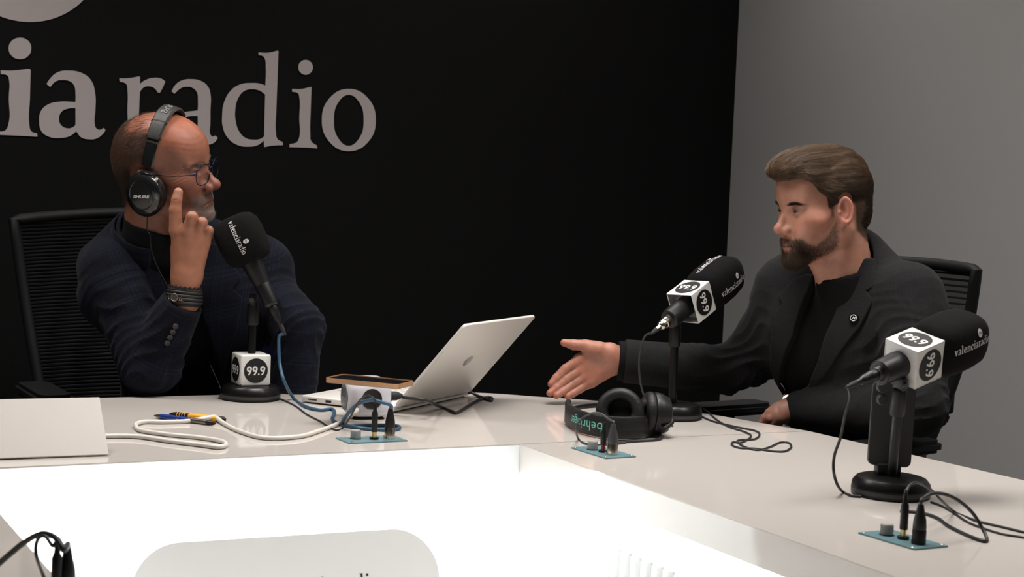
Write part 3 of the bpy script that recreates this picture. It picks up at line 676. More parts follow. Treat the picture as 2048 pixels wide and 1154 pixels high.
ysg = 1 if Ml[:3, 1] @ wd > 0 else -1
kb = box('keyboard_well', (LW * .86, .098, .0012), frame(bcn + wd * .035 + Z * .0066, hd, Z), m_key, base, bev=.0004)
keyV, keyF = [], []
for r_ in range(5):
    for c_ in range(13):
        p = bcn + wd * (.035 + (r_ - 2) * .0188) + hd * ((c_ - 6) * .0208) + Z * .0078
        v, f = boxd((0, 0, 0), (.0172, .0155, .0016), frame(p, hd, Z)); merge('key', [(v, f)], m_key, kb)
box('trackpad', (.105, .065, .0008), frame(bcn - wd * .062 + Z * .0068, hd, Z), mat('trackpad', (.5, .49, .47), .3), base, bev=.0002)
for (dx, wz, hz) in ((-.085, .022, .0022), (-.045, .0135, .0048)):      # card slot and port on the near side
    box('port', (wz, .0015, hz), frame(Hn - wd * (BD / 2 - dx) + Z * .009 - hd * .0004, wd, Z), m_bprint, base, bev=0)
for k in (-1, 1):
    for j in (-1, 1): lathe('rubber_foot', [(.006, -.0035), (.006, .0005)], frame(bcn + hd * k * LW * .42 + wd * j * BD * .4 - Z * .0062, hd, Z), m_rub, base, 16)
nl = np.cross(hd, lv); nl = nl if nl @ wd > 0 else -nl      # outward (back of lid)
lidc = (Hn + Hf) / 2 + Z * .016 + lv * LH / 2
Mlid = frame(lidc, hd, nl); lid = prism('lid', rrect(LW, LH, .009, 5), .006, Mlid, m_sil, lap, bev=.0008)
box('screen', (LW - .012, .0006, LH - .03), frame(lidc - nl * .0004, hd, lv), mat('dark_screen', (.01, .01, .012), .15, emit=(.4, .5, .7), estr=.02), lid, bev=0)
lathe('hinge', [(.006, -LW * .4), (.006, LW * .4)], frame((Hn + Hf) / 2 + Z * .0165, Z, hd), m_dgrey, lap, 16)
# round emblem: ring disc with two slanted strokes
Me = frame(lidc + nl * .0062 + lv * .0, hd, nl); e1 = Me[:3, 0] @ hd
m_em = mat('mirror_emblem', (.30, .30, .31), .25, metal=.9); m_em2 = mat('emblem_letters', (.62, .60, .57), .4, metal=.3)
uy = 1 if Me[:3, 1] @ lv > 0 else -1
V, F = disc_vf(.0145, 40); em = mesh('emblem', xf(Me, flat(V, 1, .0003)), F, m_em, lid)
V, F = text_vf('hp', .021, .0, .28); mesh('emblem_letters', xf(Me, flat(V * [1, 1, 1], 1, .0007) * [1, uy, 1] + [0, .0012, 0]), F, m_em2, em)

# ================================================================ POWER CUBE, PHONE
phi_c = math.radians(20); s = .090; cc = tab(731, 834); cc[2] = .75 + .003 + s * .435
fn, ln = np.array([math.sin(phi_c), -math.cos(phi_c), 0]), np.array([-math.cos(phi_c), -math.sin(phi_c), 0])
pcube = thing('power_cube', 'white rounded cube power socket with a phone resting on it', 'power socket', (cc[0], cc[1], .75))
bm = bmesh.new(); bmesh.ops.create_cube(bm, size=1)
for v in bm.verts: v.co = Vector((v.co.x * s, v.co.y * s, v.co.z * s * .87))
bmesh.ops.bevel(bm, geom=bm.edges[:], offset=.029, segments=9, affect='EDGES', profile=.6)
Mc = frame(cc, -ln, Z); bm.transform(Matrix(Mc.tolist())); me = bpy.data.meshes.new('shell'); bm.to_mesh(me); bm.free()
m_gloss = mat('glossy_white_plastic', (.66, .68, .75), .12)
sh = link('shell', me, m_gloss, pcube); smooth(sh, 60)
box('bottom_plate', (.062, .062, .003), frame((cc[0], cc[1], .7515), -ln, Z), m_rub, pcube, bev=.001)
sk = lathe('socket', [(.0205, -.002), (.0205, .001), (.019, .0014), (.018, .0008), (.005, .0008)], frame(cc + fn * s / 2, np.cross(Z, fn), fn), m_bprint, pcube, 40)
for a in (-1, 1):
    lathe('socket_hole', [(.003, 0), (.003, .0008)], frame(cc + fn * (s / 2 + .0008) + Z * .0 + np.cross(Z, fn) * a * .0085, Z, fn), m_rub, sk, 16)
us = lathe('usb_panel', [(.027, -.003), (.027, .0008), (.0255, .0012)], frame(cc + ln * s / 2, Z, ln), mat('grey_usb_panel', (.16, .16, .165), .4), pcube, 40)
for k in (-1, 0, 1): box('usb_slot', (.0055, .018, .0006), frame(cc + ln * (s / 2 + .0013) + Z * .008 + np.cross(Z, ln) * k * .012, np.cross(Z, ln), ln), m_bprint, us, bev=0)
box('usb_slot', (.024, .009, .0006), frame(cc + ln * (s / 2 + .0013) - Z * .014, np.cross(Z, ln), ln), m_chrome, us, bev=0)
rn = -ln
plug = cc + rn * (s / 2)
lathe('plug', [(.016, 0), (.016, .004), (.009, .006), (.009, .018), (.0065, .024), (.004, .03)], frame(plug - fn * -.0, Z, rn), m_rub, thing('power_plug', 'black plug pushed into the side of the white power cube facing the laptop', 'plug', tuple(plug)), 18)
# phone
zt_ = cc[2] + s * .435 + .0005
pA, pB, pCc = tab(649, 757, zt_ + .008), tab(796, 773, zt_ + .006), tab(832, 757, zt_ + .008)
pu = nrm(pB - pA); pv = np.cross(Z, pu); pcn = (pA + pB) / 2 + pv * .037; pcn[2] = zt_ + .0052
ph = thing('smartphone', 'phone in a clear gold-edged case lying on the white power cube', 'phone', tuple(pcn))
tilt = nrm(pu + Z * .012); Mp = frame(pcn, tilt, np.cross(tilt, pv) if np.cross(tilt, pv)[2] > 0 else -np.cross(tilt, pv))
m_case = mat('rose_gold_case', (.62, .36, .2), .25, metal=.5); m_scr = mat('phone_glass', (.008, .008, .01), .06)
Lph = min(.158, np.linalg.norm(pB - pA))
def rr_ring(name, w, h, r, t, d, M, m, par):
    o, i = rrect(w, h, r), rrect(w - 2 * t, h - 2 * t, max(r - t, .001)); n = len(o)
    V = [(p[0], p[1], z) for z in (0, d) for q in (o, i) for p in q]; F = []
    for k in range(n):
        j = (k + 1) % n; F += [(k, j, j + 2 * n, k + 2 * n), (n + j, n + k, n + k + 2 * n, n + j + 2 * n), (2 * n + k, 2 * n + j, 3 * n + j, 3 * n + k), (j, k, n + k, n + j)]
    return mesh(name, xf(M, V), F, m, par, 40)
prism('body', rrect(Lph - .004, .072, .008), .0065, Mp @ np.array([[1, 0, 0, 0], [0, 1, 0, 0], [0, 0, 1, -.0035], [0, 0, 0, 1]]), m_case, ph, bev=.001)
rr_ring('case', Lph, .076, .010, .0022, .0095, Mp @ np.array([[1, 0, 0, 0], [0, 1, 0, 0], [0, 0, 1, -.0048], [0, 0, 0, 1]]), m_case, ph)
prism('screen', rrect(Lph - .008, .067, .006), .0006, Mp @ np.array([[1, 0, 0, 0], [0, 1, 0, 0], [0, 0, 1, .0031], [0, 0, 0, 1]]), m_scr, ph)

# ================================================================ CONNECTOR PLATES
m_teal = mat('teal_anodised_plate', (.15, .27, .30), .3, metal=.15)
m_knob = mat('grey_knob', (.33, .325, .31), .5)
m_red = mat('red_anodised', (.30, .015, .02), .3, metal=.4)
def plate(label, L, Fr, R_, knob, jack, xlr, jk, xk, jlen=.034):
    pl, pf, pr = tab(*L), tab(*Fr), tab(*R_); c = (pl + pr) / 2; a, b = pf - pl, pr - pf
    t = thing('connector_plate', label, 'connector plate', tuple(c), 'teal connector plates let into the table')
    e = nrm(a) if np.linalg.norm(a) > np.linalg.norm(b) else nrm(b); f = np.cross(Z, e)
    l1, l2 = max(np.linalg.norm(a), np.linalg.norm(b)), min(np.linalg.norm(a), np.linalg.norm(b))
    M = frame(c + Z * .0015, e, Z)
    # true corner skew is small: keep the traced parallelogram
    Pq = [pl, pf, pr, pl + pr - pf]; loc = [((p - c) @ M[:3, 0], (p - c) @ M[:3, 1]) for p in Pq]
    prism('plate', loc, .0022, frame(c + Z * .0002, e, Z), m_teal, t, bev=.0003)
    for q in Pq:
        w = c + (q - c) * .86
        lathe('screw', [(.0022, .0), (.0022, .0008), (.0012, .0014)], frame(w + Z * .0022, e, Z), m_chrome, t, 12)
    k = tab(*knob); ko = lathe('knob', [(.0088, .003), (.0092, .006), (.0086, .017), (.0078, .0185), (.004, .0187)], frame(k, e, Z), m_knob, t, 24)
    lathe('knob_washer', [(.0105, .002), (.0105, .0034)], frame(k, e, Z), m_satin, ko, 20)
    V = []; F = []
    for i in range(18):
        an = 2 * math.pi * i / 18; w = k + np.array([math.cos(an), math.sin(an), 0]) * .0089 + Z * .0105
        v, f2 = boxd((0, 0, 0), (.0008, .0013, .013), frame(w, (math.cos(an), math.sin(an), 0), Z)); b0_ = len(V); V += list(v); F += [tuple(x + b0_ for x in y) for y in f2]
    mesh('knob_ridges', V, F, m_knob, ko)['kind'] = 'stuff'
    j = tab(*jack); x = tab(*xlr)
    lathe('jack_socket', [(.0085, .002), (.0085, .006), (.006, .0066)], frame(j, e, Z), m_satin, t, 20)
    jt = thing('jack_plug', jk[0], 'plug', tuple(j)); Mj = frame(j, e, Z)
    lathe('metal_ring', [(.0042, .006), (.0042, .016)], Mj, jk[1], jt, 18)
    lathe('sleeve', [(.0055, .016), (.0058, .018), (.0058, .016 + jlen), (.0035, .022 + jlen), (.0026, .034 + jlen)], Mj, jk[2], jt, 18)
    xt = thing('round_connector', xk[0], 'plug', tuple(x)); Mx = frame(x, e, Z)
    lathe('shell', [(.0098, .002), (.0098, .022), (.0092, .023)], Mx, xk[1], xt, 24)
    lathe('boot', [(.0092, .023), (.0096, .026), (.0088, .036), (.006, .048), (.0042, .058)], Mx, xk[2], xt, 24)
    box('release_tab', (.003, .006, .004), frame(x + e * .0 + np.array([-.0098, 0, .006]), e, Z), m_chrome, xt, bev=.0005)
    return j + Z * (.034 + jlen), x + Z * .058
j1, x1 = plate('teal connector plate in front of the white power cube', (671, 877.6), (698.4, 888.4), (815.5, 883), (711, 880), (748, 881), (779, 880),
    ('black plug with a gold ring on the plate before the power cube', m_gold, m_satin), ('nickel and black round connector with the blue cable, by the power cube', m_chrome, m_satin))
j2, x2 = plate('teal connector plate in front of the headphones on the table', (1141.7, 897), (1212, 918.5), (1272, 914.7), (1185, 902), (1206, 907), (1224, 912),
    ('black plug with a red sleeve on the plate before the headphones', m_red, m_satin), ('silver round connector on the plate before the headphones', m_chrome, m_dgrey), .022)
j3, x3 = plate('nearest teal connector plate, at the lower right of the tabletop', (1716, 1067.6), (1828, 1101), (1896, 1094.7), (1773, 1073), (1806, 1081), (1837, 1091),
    ('tall black plug with a gold ring below the nearest microphone', m_gold, m_satin), ('all-black round connector at the nearest teal plate', m_satin, m_satin))
j4, x4 = plate('teal connector plate on the left arm of the table, at the frame edge', (45, 1190), (120, 1225), (190, 1215), (80, 1200), (112, 1205), (133, 1200),
    ('black plug in the plate at the lower left corner', m_gold, m_satin), ('black round connector at the lower left corner, cable arching away', m_satin, m_satin))

# ================================================================ CABLES
def on_tab(pts, r, z0=.75): return [tab(x, y, z0 + r) for x, y in pts]
def cable(label, P, r, m, group='cables on the table', name='cable', n=8):
    V, F = tube_data(catmull(P, 7), r, n); o = mesh(name, V, F, m, None, 60); return tag(o, label, 'cable', group)
def air(pts, y0, y1):
    n = len(pts); return [at(x, y, y0 + (y1 - y0) * k / (n - 1)) for k, (x, y) in enumerate(pts)]
mc = M1[:3, 3] + M1[:3, 2] * (-.10 - .05 - .018)
cable('blue cable dropping from the left microphone and coiling by the power cube', [mc + M1[:3, 2] * .004, at(558.5, 672, 3.35), at(557.6, 696, 3.345), at(560, 730, 3.335), at(569, 764, 3.31)] + on_tab([(587, 796), (609, 812), (639, 820), (663, 818), (669, 825), (665, 838), (674, 846), (700, 853), (738, 858), (780, 860), (799, 856), (788, 851), (740, 850.5), (700, 852), (684, 849)], .0035)
    + [at(693, 831, 3.02), at(715, 809, 2.97), at(742, 800, 2.93), at(765, 805, 2.91), x1 + Z * .006, x1 - Z * .004], .0035, m_blue)
cable('thin black cable running from the left stand base to the plate by the power cube', on_tab([(558, 797), (566, 800), (591, 812), (614, 829), (639, 842), (654.5, 852), (672, 860), (684, 857)], .0018) + [at(699.5, 836, 2.98), at(715, 807, 2.95), at(731, 791, 2.92), at(744, 794, 2.9), j1 + Z * .004, j1 - Z * .006], .0018, m_cable)
wc = [(x / 2.926, 780 + y / 2.926) for x, y in ((2010, 178), (1960, 205), (1880, 235), (1750, 272), (1550, 280), (1400, 240), (1310, 195), (1262, 172), (1230, 172), (1100, 182), (950, 187), (850, 186), (800, 198), (796, 215), (830, 238), (1000, 262), (1150, 276), (1260, 292), (1315, 308), (1318, 326), (1270, 334), (1180, 322), (1000, 300), (800, 272), (610, 270), (540, 275))]
wcP = on_tab(wc, .0042); wcP[7] += Z * .004; wcP[8] += Z * .004
cable('thick white power cable looping on the table beside the pens', [cc + fn * .041 - Z * .02 + ln * .028, cc + fn * .05 - Z * .026 + ln * .035] + wcP, .0042, mat('white_cable', (.66, .63, .58), .4))
mc = M2[:3, 3] + M2[:3, 2] * (-.088 - .040 - .018)
cable('thin dark cable hanging from the middle microphone behind the headphones', [mc + M2[:3, 2] * .004, at(1290, 672, 3.30), at(1281, 700, 3.31), at(1278, 730, 3.32), at(1281, 765, 3.32), at(1288, 792, 3.32), at(1296, 812, 3.30)] + on_tab([(1318, 842), (1345, 852)], .0022), .0022, m_gcable)
mc = M3[:3, 3] + M3[:3, 2] * (-.092 - .05 - .018)
cable('black cable looping down from the nearest microphone to its round base', [mc + M3[:3, 2] * .004, at(1700, 795, 2.50), at(1690, 830, 2.51), at(1681, 875, 2.53), at(1669, 910, 2.54), at(1667, 940, 2.54), at(1674, 968, 2.53)] + on_tab([(1686, 984), (1702, 991), (1722, 993)], .0024), .0024, m_cable)
cable('black cable arching from the tall plug off the right edge of the table', [j3 - Z * .006, j3 + Z * .004, at(1812, 984, 2.235), at(1819, 971, 2.25), at(1832, 965, 2.27), at(1847, 970, 2.3), at(1866, 983, 2.33), at(1884, 1002, 2.35)] + on_tab([(1910, 1024), (1948, 1040), (1970, 1046), (2005, 1054), (2047, 1064), (2120, 1080), (2200, 1100)], .002), .002, m_cable)
cable('second thin black cable trailing off the right edge of the table', on_tab([(1862, 1004), (1884, 1012), (1908, 1026), (1935, 1044), (1965, 1056), (2005, 1068), (2047, 1075), (2120, 1092), (2200, 1110)], .0018), .0018, m_cable)
cable('black cable from the all-black connector folding back to the nearest stand', [x3 - Z * .004, x3 + Z * .006, at(1847, 996, 2.22), at(1865, 987, 2.235), at(1891, 989, 2.25), at(1917, 1001, 2.26), at(1943.5, 1024, 2.27), at(1962, 1052, 2.27)] + on_tab([(1974, 1078), (1966, 1082), (1934, 1070), (1899, 1053), (1878, 1038), (1856, 1029), (1830, 1024), (1800, 1022)], .0026), .0026, m_cable)
x2t = x2
cable('thin grey cable looping in front of the headphones on the table', [x2t - Z * .004, x2t + Z * .004, at(1217, 838, 2.86), at(1203, 828, 2.88), at(1186, 826, 2.89), at(1168, 834, 2.9), at(1156, 848, 2.9), at(1152.5, 862, 2.91)] + on_tab([(1157, 878), (1170, 887), (1200, 890), (1250, 886)], .002), .002, m_gcable)
cable('black cable lying in kinks in front of the bearded man', on_tab([(1330, 803), (1372, 805), (1406, 817), (1434, 840), (1458.8, 854), (1490, 864), (1502, 873), (1483, 885), (1467, 884), (1464, 890), (1480, 896), (1510, 897), (1535, 901), (1567, 903), (1582, 895), (1578, 886), (1560, 885), (1540, 894), (1515, 900), (1490, 894), (1475, 884), (1480, 880), (1510, 878), (1519, 868), (1508, 861), (1469, 853), (1424, 842), (1393, 828), (1362, 815), (1334, 818)], .002), .002, m_cable)
cable('black power cable curving across the table behind the laptop', [plug + rn * .026, plug + rn * .036 - Z * .004, at(850, 801, 3.16)] + on_tab([(884, 815), (905, 823), (915, 825), (942, 808.5), (968, 796), (983, 796), (982, 801), (968, 796), (956, 792)], .0034) + [Hf + Z * .009 + hd * .012, Hf + Z * .009 - hd * .002], .0034, m_cable)
cable('black cable arching across the lower left corner of the picture', [x4 - Z * .005, x4 + Z * .005, at(128, 1100, 1.72), at(116, 1080, 1.73), at(100, 1070, 1.75), at(80, 1068, 1.76), at(50, 1084, 1.78), at(20, 1108, 1.8)] + on_tab([(-30, 1150), (-90, 1190)], .0035), .0035, m_cable)
cable('thinner black cable hanging in a loop at the lower left corner', [j4 - Z * .006, j4 + Z * .004, at(106, 1092, 1.73), at(92, 1074, 1.74), at(80, 1074, 1.75), at(72, 1090, 1.76), at(74, 1115, 1.76)] + on_tab([(90, 1160), (100, 1200)], .002), .0022, m_cable)

# ================================================================ PENS
def pen(label, a, b, r, parts):
    A, B = tab(*a, .75 + r), tab(*b, .75 + r); d = nrm(B - A); L = np.linalg.norm(B - A); M = frame(A, Z, d); t = thing('pen', label, 'pen', tuple((A + B) / 2 - Z * r), 'pens on the table')
    for (nm, prof, m) in parts: lathe(nm, [(r * q, L * w) for q, w in prof], M, m, t, 16)
    return t, M, L
m_navy = mat('blue_pen', (.012, .035, .22), .3); m_yel = mat('yellow_pen', (.85, .38, .02), .4); m_lead = mat('pen_tip', (.2, .18, .16), .3, metal=.8)
pen('blue ballpoint pen with a silver tip, in front of the yellow one', (308, 831), (431, 847), .0052, [('tip', [(.15, 0), (.6, .05), (.95, .12)], m_lead), ('barrel', [(.95, .12), (1, .14), (1, .6)], m_navy), ('ring', [(1.05, .40), (1.05, .415)], m_chrome), ('rear_barrel', [(.98, .6), (.95, .86)], m_lead), ('end_cap', [(.95, .86), (.95, .9), (.7, .97), (.3, 1)], m_satin)])
t, Mq, Lq = pen('yellow pen with a black ribbed grip, behind the blue one', (338.7, 828), (451, 839.5), .0058, [('grip', [(.2, 0), (.7, .05), (1, .14), (1, .3), (.95, .36)], m_satin), ('barrel', [(.9, .34), (1, .37), (1, .86)], m_yel), ('end_cap', [(.9, .86), (1, .87), (.95, .97), (.5, 1)], m_satin)])
for k in range(4): torus('grip_ring', .0058, .0007, Mq @ np.array([[1, 0, 0, 0], [0, 1, 0, 0], [0, 0, 1, Lq * (.16 + .045 * k)], [0, 0, 0, 1]]), m_yel, t, 20, 6)

# ================================================================ HEADPHONES ON THE TABLE
hpt = thing('headphones', 'black over-ear headphones with mint lettering on the band, lying on the table', 'headphones', tuple(tab(1240, 865)))
m_lea = mat('black_leatherette', (.0065, .0065, .007), .5, spec=.35, bump=.4, bscale=160)
bandpx = [(1328, 862), (1305, 872), (1270, 877.5), (1235, 878.5), (1195, 874), (1160, 865), (1138, 852), (1134, 843), (1142, 835), (1165, 829), (1195, 826)]
Bp = catmull([tab(x, y, .752) for x, y in bandpx], 6); hb = .043; V, F = [], []; N = len(Bp); nin = []
for i, p in enumerate(Bp):
    t_ = nrm(Bp[min(i + 1, N - 1)] - Bp[max(0, i - 1)]); n_ = np.cross(Z, t_); nin.append(n_)
    k = i / (N - 1); h_ = hb * (.82 if k < .16 else (1 if k < .74 else .5)); th = .0035 if k < .16 or k > .74 else .0055; z0 = .001 if k < .74 else .012
    for (a, z) in ((-th, z0 + .003), (-th * .6, z0), (th * .6, z0), (th, z0 + .003), (th, h_ - .003), (th * .6, h_), (-th * .6, h_), (-th, h_ - .003)): V.append(p + n_ * a + Z * z)
for i in range(N - 1):
    for k in range(8): a, b = i * 8 + k, i * 8 + (k + 1) % 8; F.append((a, b, b + 8, a + 8))
F.append(tuple(range(8))[::-1]); F.append(tuple((N - 1) * 8 + k for k in range(8)))
hb_o = mesh('headband', V, F, m_lea, hpt, 45)
# lettering, upside down, bent along the band's outer side
V, F = text_vf('behringer', .027, .0, 0, 1.05); arc = np.concatenate([[0], np.cumsum([np.linalg.norm(Bp[i + 1] - Bp[i]) for i in range(N - 1)])])
aC = np.interp(.475, np.linspace(0, 1, N), arc)
def along(s_):
    return np.array([np.interp(s_, arc, [p[k] for p in Bp]) for k in range(3)]), nrm(np.array([np.interp(s_, arc, [p[k] for p in nin]) for k in range(3)]))
W = []
sgn_o = 1 if nin[N // 3] @ np.array([0, -1, 0]) > 0 else -1
for v in V:
    p, n_ = along(aC + v[0] * 1.0); W.append(p + n_ * sgn_o * .0060 + Z * (.021 - v[1]))
mesh('lettering', W, F, mat('mint_print', (.16, .55, .47), .5), hb_o)
def cup(c, n_, up, R=.043, nm='ear_cup', full=True):
    M = frame(c, up, n_); sh_ = lathe(nm, [(R * .55, -.034), (R * .8, -.03), (R * .95, -.016), (R, -.006), (R * .97, .0)], M, m_satin, hpt, 40)
    torus('ear_cushion', R * .74, R * .27, M @ np.array([[1, 0, 0, 0], [0, 1, 0, 0], [0, 0, 1, .008], [0, 0, 0, 1]]), m_lea, sh_, 48, 14)
    lathe('speaker_mesh', [(R * .6, .0), (R * .6, .002)], M, mat('speaker_cloth', (.006, .006, .006), .95), sh_, 32)
    return M
cA = at(1240, 822, 3.06); cA[2] = .752 + .0455
cup(cA, nrm((-.12, -.93, .25)), Z, .046)
cB = at(1305, 834, 3.09); cB[2] = .75 + .043
McB = cup(cB, nrm((-.985, -.15, .06)), Z, .042)
for (c, q) in ((cB, (1328, 858)),):
    tube('yoke', [c + np.array([.03, -.012, .0]), c + np.array([.036, -.02, -.012]), tab(*q, .77)], .005, m_satin, hpt)
tube('slider', [tab(1195, 826, .775), cA + np.array([-.03, .02, .0])], .003, m_chrome, hpt, cm=0)
tube('lower_cable', [tab(1236, 885, .7525), tab(1275, 882, .7525), tab(1310, 880, .7525), tab(1323, 875, .7535), tab(1318, 868, .757)], .0028, m_cable, hpt)
# ================================================================ PEOPLE: heads
# local head frame: x forward (face), y towards the person's left, z up; origin between the temples at eye level
def head_field(P, o):
    """o: dict of options. P in head-local metres. returns signed distance"""
    ay = np.abs(P[:, 1]); Q = P.copy(); Q[:, 1] = ay          # mirrored
    d = ell(Q, (-.008, 0, .032), (.098, .0755, .088))
    d = smin(d, ell(Q, (.028, 0, .040), (.066, .060, .056)), .035)          # forehead
    d = smin(d, ell(Q, (-.04, 0, .0), (.058, .058, .062)), .03)             # occiput
    d = smin(d, ell(Q, (.030, 0, -.040), (.060, .052, .066)), .025)         # middle face
    jw = o.get('jaw', 1.0)
    d = smin(d, cone(Q, (.0, .050 * jw, -.062), (.074, .014, -.101), .016, .015), .022)   # jaw line
    d = smin(d, cone(Q, (.01, .030, -.07), (.07, 0, -.095), .022, .018), .02)
    d = smin(d, cone(Q, (-.012, .058, -.01), (-.002, .054 * jw, -.06), .014, .014), .02)      # ramus
    d = smin(d, ell(Q, (.050, .043, -.022), (.028, .021, .020)), .028)      # cheekbone
    d = smin(d, ell(Q, (.060, .030, -.050), (.026, .020, .026)), .02)
    d = smin(d, sph(Q, (.079, 0, -.100), .0165), .016)                      # chin
    d = smin(d, cone(Q, (.088, .004, .011), (.074, .042, .0135), .0085, .0088), .012)      # brow
    d = smin(d, ell(Q, (.074, 0, -.070), (.024, .026, .022)), .016)         # muzzle
    d = smax(d, -ell(Q, (.099, .033, -.001), (.019, .0195, .0125)), .012)   # sockets
    d = smax(d, -ell(Q, (.045, .088, .028), (.03, .022, .03)), .03)         # temples
    # nose
    n = cone(Q, (.086, 0, .004), (.106, 0, -.034), .0065, .0095)
    nb = o.get('nose', 1.0)
    n = smin(n, ell(Q, (.107, 0, -.038), (.0125 * nb, .0105 * nb, .0098 * nb)), .008)
    n = smin(n, ell(Q, (.0945, .0125 * nb, -.042), (.0130 * nb, .0080, .0090 * nb)), .006)
    n = smin(n, cone(Q, (.082, .004, .0), (.088, .012, -.036), .007, .008), .01)
    n = smax(n, -ell(Q, (.101, .007, -.052), (.006, .0035, .005)), .003)
    d = smin(d, n, .007)
    # eyelids
    E = (.0745, .032, -.001); s = sph(Q, E, .0138); open_h = o.get('eye', .0042)
    slit = ell(Q, (.0885, .032, -.0015), (.012, .0125, open_h))
    d = smin(d, s, .004); d = smax(d, -slit, .0018)
    d = smin(d, cone(Q, (.083, .020, .0065), (.077, .044, .0060), .0032, .0032), .006)      # upper lid fold
    if o.get('bags'): d = smin(d, cone(Q, (.084, .022, -.0135), (.077, .042, -.0125), .0035, .003), .006)
    # lips
    mo = o.get('mouth', 0.0)
    lt, dr = o.get('lips', 1.0), o.get('droop', 0.0)
    d = smin(d, cone(Q, (.0985 - .003 * (1 - lt) * 2, .003, -.0655), (.0865, .022, -.0705 - dr), .0042 * lt, .0022), .004)
    d = smin(d, cone(Q, (.0965 - .003 * (1 - lt) * 2, 0, -.0785 - mo), (.086, .020, -.0725 - mo * .4 - dr), .0054 * lt, .0022), .004)
    d = smax(d, -cone(Q, (.106, 0, -.0722 - mo * .5), (.086, .0265, -.0735 - mo * .2 - dr), .0018 + mo * .4, .0011), .0015)
    d = smax(d, -cone(Q, (.1065, 0, -.060), (.1045, 0, -.0535), .0022, .0022), .004)      # philtrum
    d = smax(d, -cone(Q, (.101, -.01, -.0895), (.099, .015, -.0895), .0045, .003), .008)
    fold = o.get('fold', 0.0)
    if fold: d = smax(d, -cone(Q, (.094, .0215, -.043), (.084, .034, -.074), .0016 * fold, .0012 * fold), .004)
    # neck
    nr = o.get('neck', .056)
    nk = cone(Q, (-.030, 0, -.045), o.get('neckend', (-.050, 0, -.20)), nr, nr * 1.06)
    nk = smin(nk, cone(Q, (.02, 0, -.098), (-.005, 0, -.15), .028, .03), .02)
    nk = smin(nk, cone(Q, (-.02, .058, -.05), (.005, .018, -.19), .012, .012), .015)        # neck muscles
    d = smin(d, nk, .018)
    if o.get('jowl'): d = smin(d, ell(Q, (.035, .036, -.094), (.036, .022, .018)), .018)
    # ears
    R = np.array([[.92, -.38, 0], [.38, .92, 0], [0, 0, 1]]).T
    ec = (-.018, .0775, -.008)
    es = o.get('ear', 1.0); Qe = (Q - vec(ec)) / f32(es) + vec(ec) if es != 1 else Q
    Qe = Qe - vec((o.get('earx', -.018) + .018, 0, 0)); Q0, Q = Q, Qe
    er = ell(Q, ec, (.0175, .0045, .031), R)
    q = (Q - vec(ec)) @ R.astype(f32)
    rim = np.abs(np.sqrt((q[:, 0] / .0175) ** 2 + (q[:, 2] / .031) ** 2) - .88) * .02
    rim = np.sqrt(rim ** 2 + (q[:, 1] - .004) ** 2) - .0034
    er = smax(er, -ell(Q, (-.0135, .083, -.004), (.0085, .007, .018), R), .003)
    er = smin(er, rim, .003)
    er = smin(er, ell(Q, (-.012, .0755, -.035), (.0085, .0048, .010)), .005)
    er = smin(er, sph(Q, (-.003, .0755, -.010), .0048), .003)
    Q = Q0
    d = smin(d, er * f32(es), .005)
    if o.get('wrinkle'):
        w = np.exp(-((P[:, 0] - .055) / .02) ** 2 - ((ay - .053) / .02) ** 2 - ((P[:, 2] + .008) / .014) ** 2)
        d = d + f32(.0007) * w * np.sin((P[:, 2] * 900 - P[:, 0] * 260) + np.sin(P[:, 0] * 160)).astype(f32)
        w = np.exp(-((P[:, 2] - .055) / .018) ** 2) * (P[:, 0] > .04)
        d = d + f32(.00015) * w * np.sin(P[:, 2] * 560 + np.sin(P[:, 1] * 60 + P[:, 0] * 40) * 1.6 + P[:, 0] * 90).astype(f32)
    return d.astype(f32)
def bump3(P, c, s):
    return np.exp(-(((P - np.array(c)) / np.array(s)) ** 2).sum(1))
def mixc(a, b, t): t = np.clip(t, 0, 1)[:, None]; return a * (1 - t) + np.asarray(b) * t
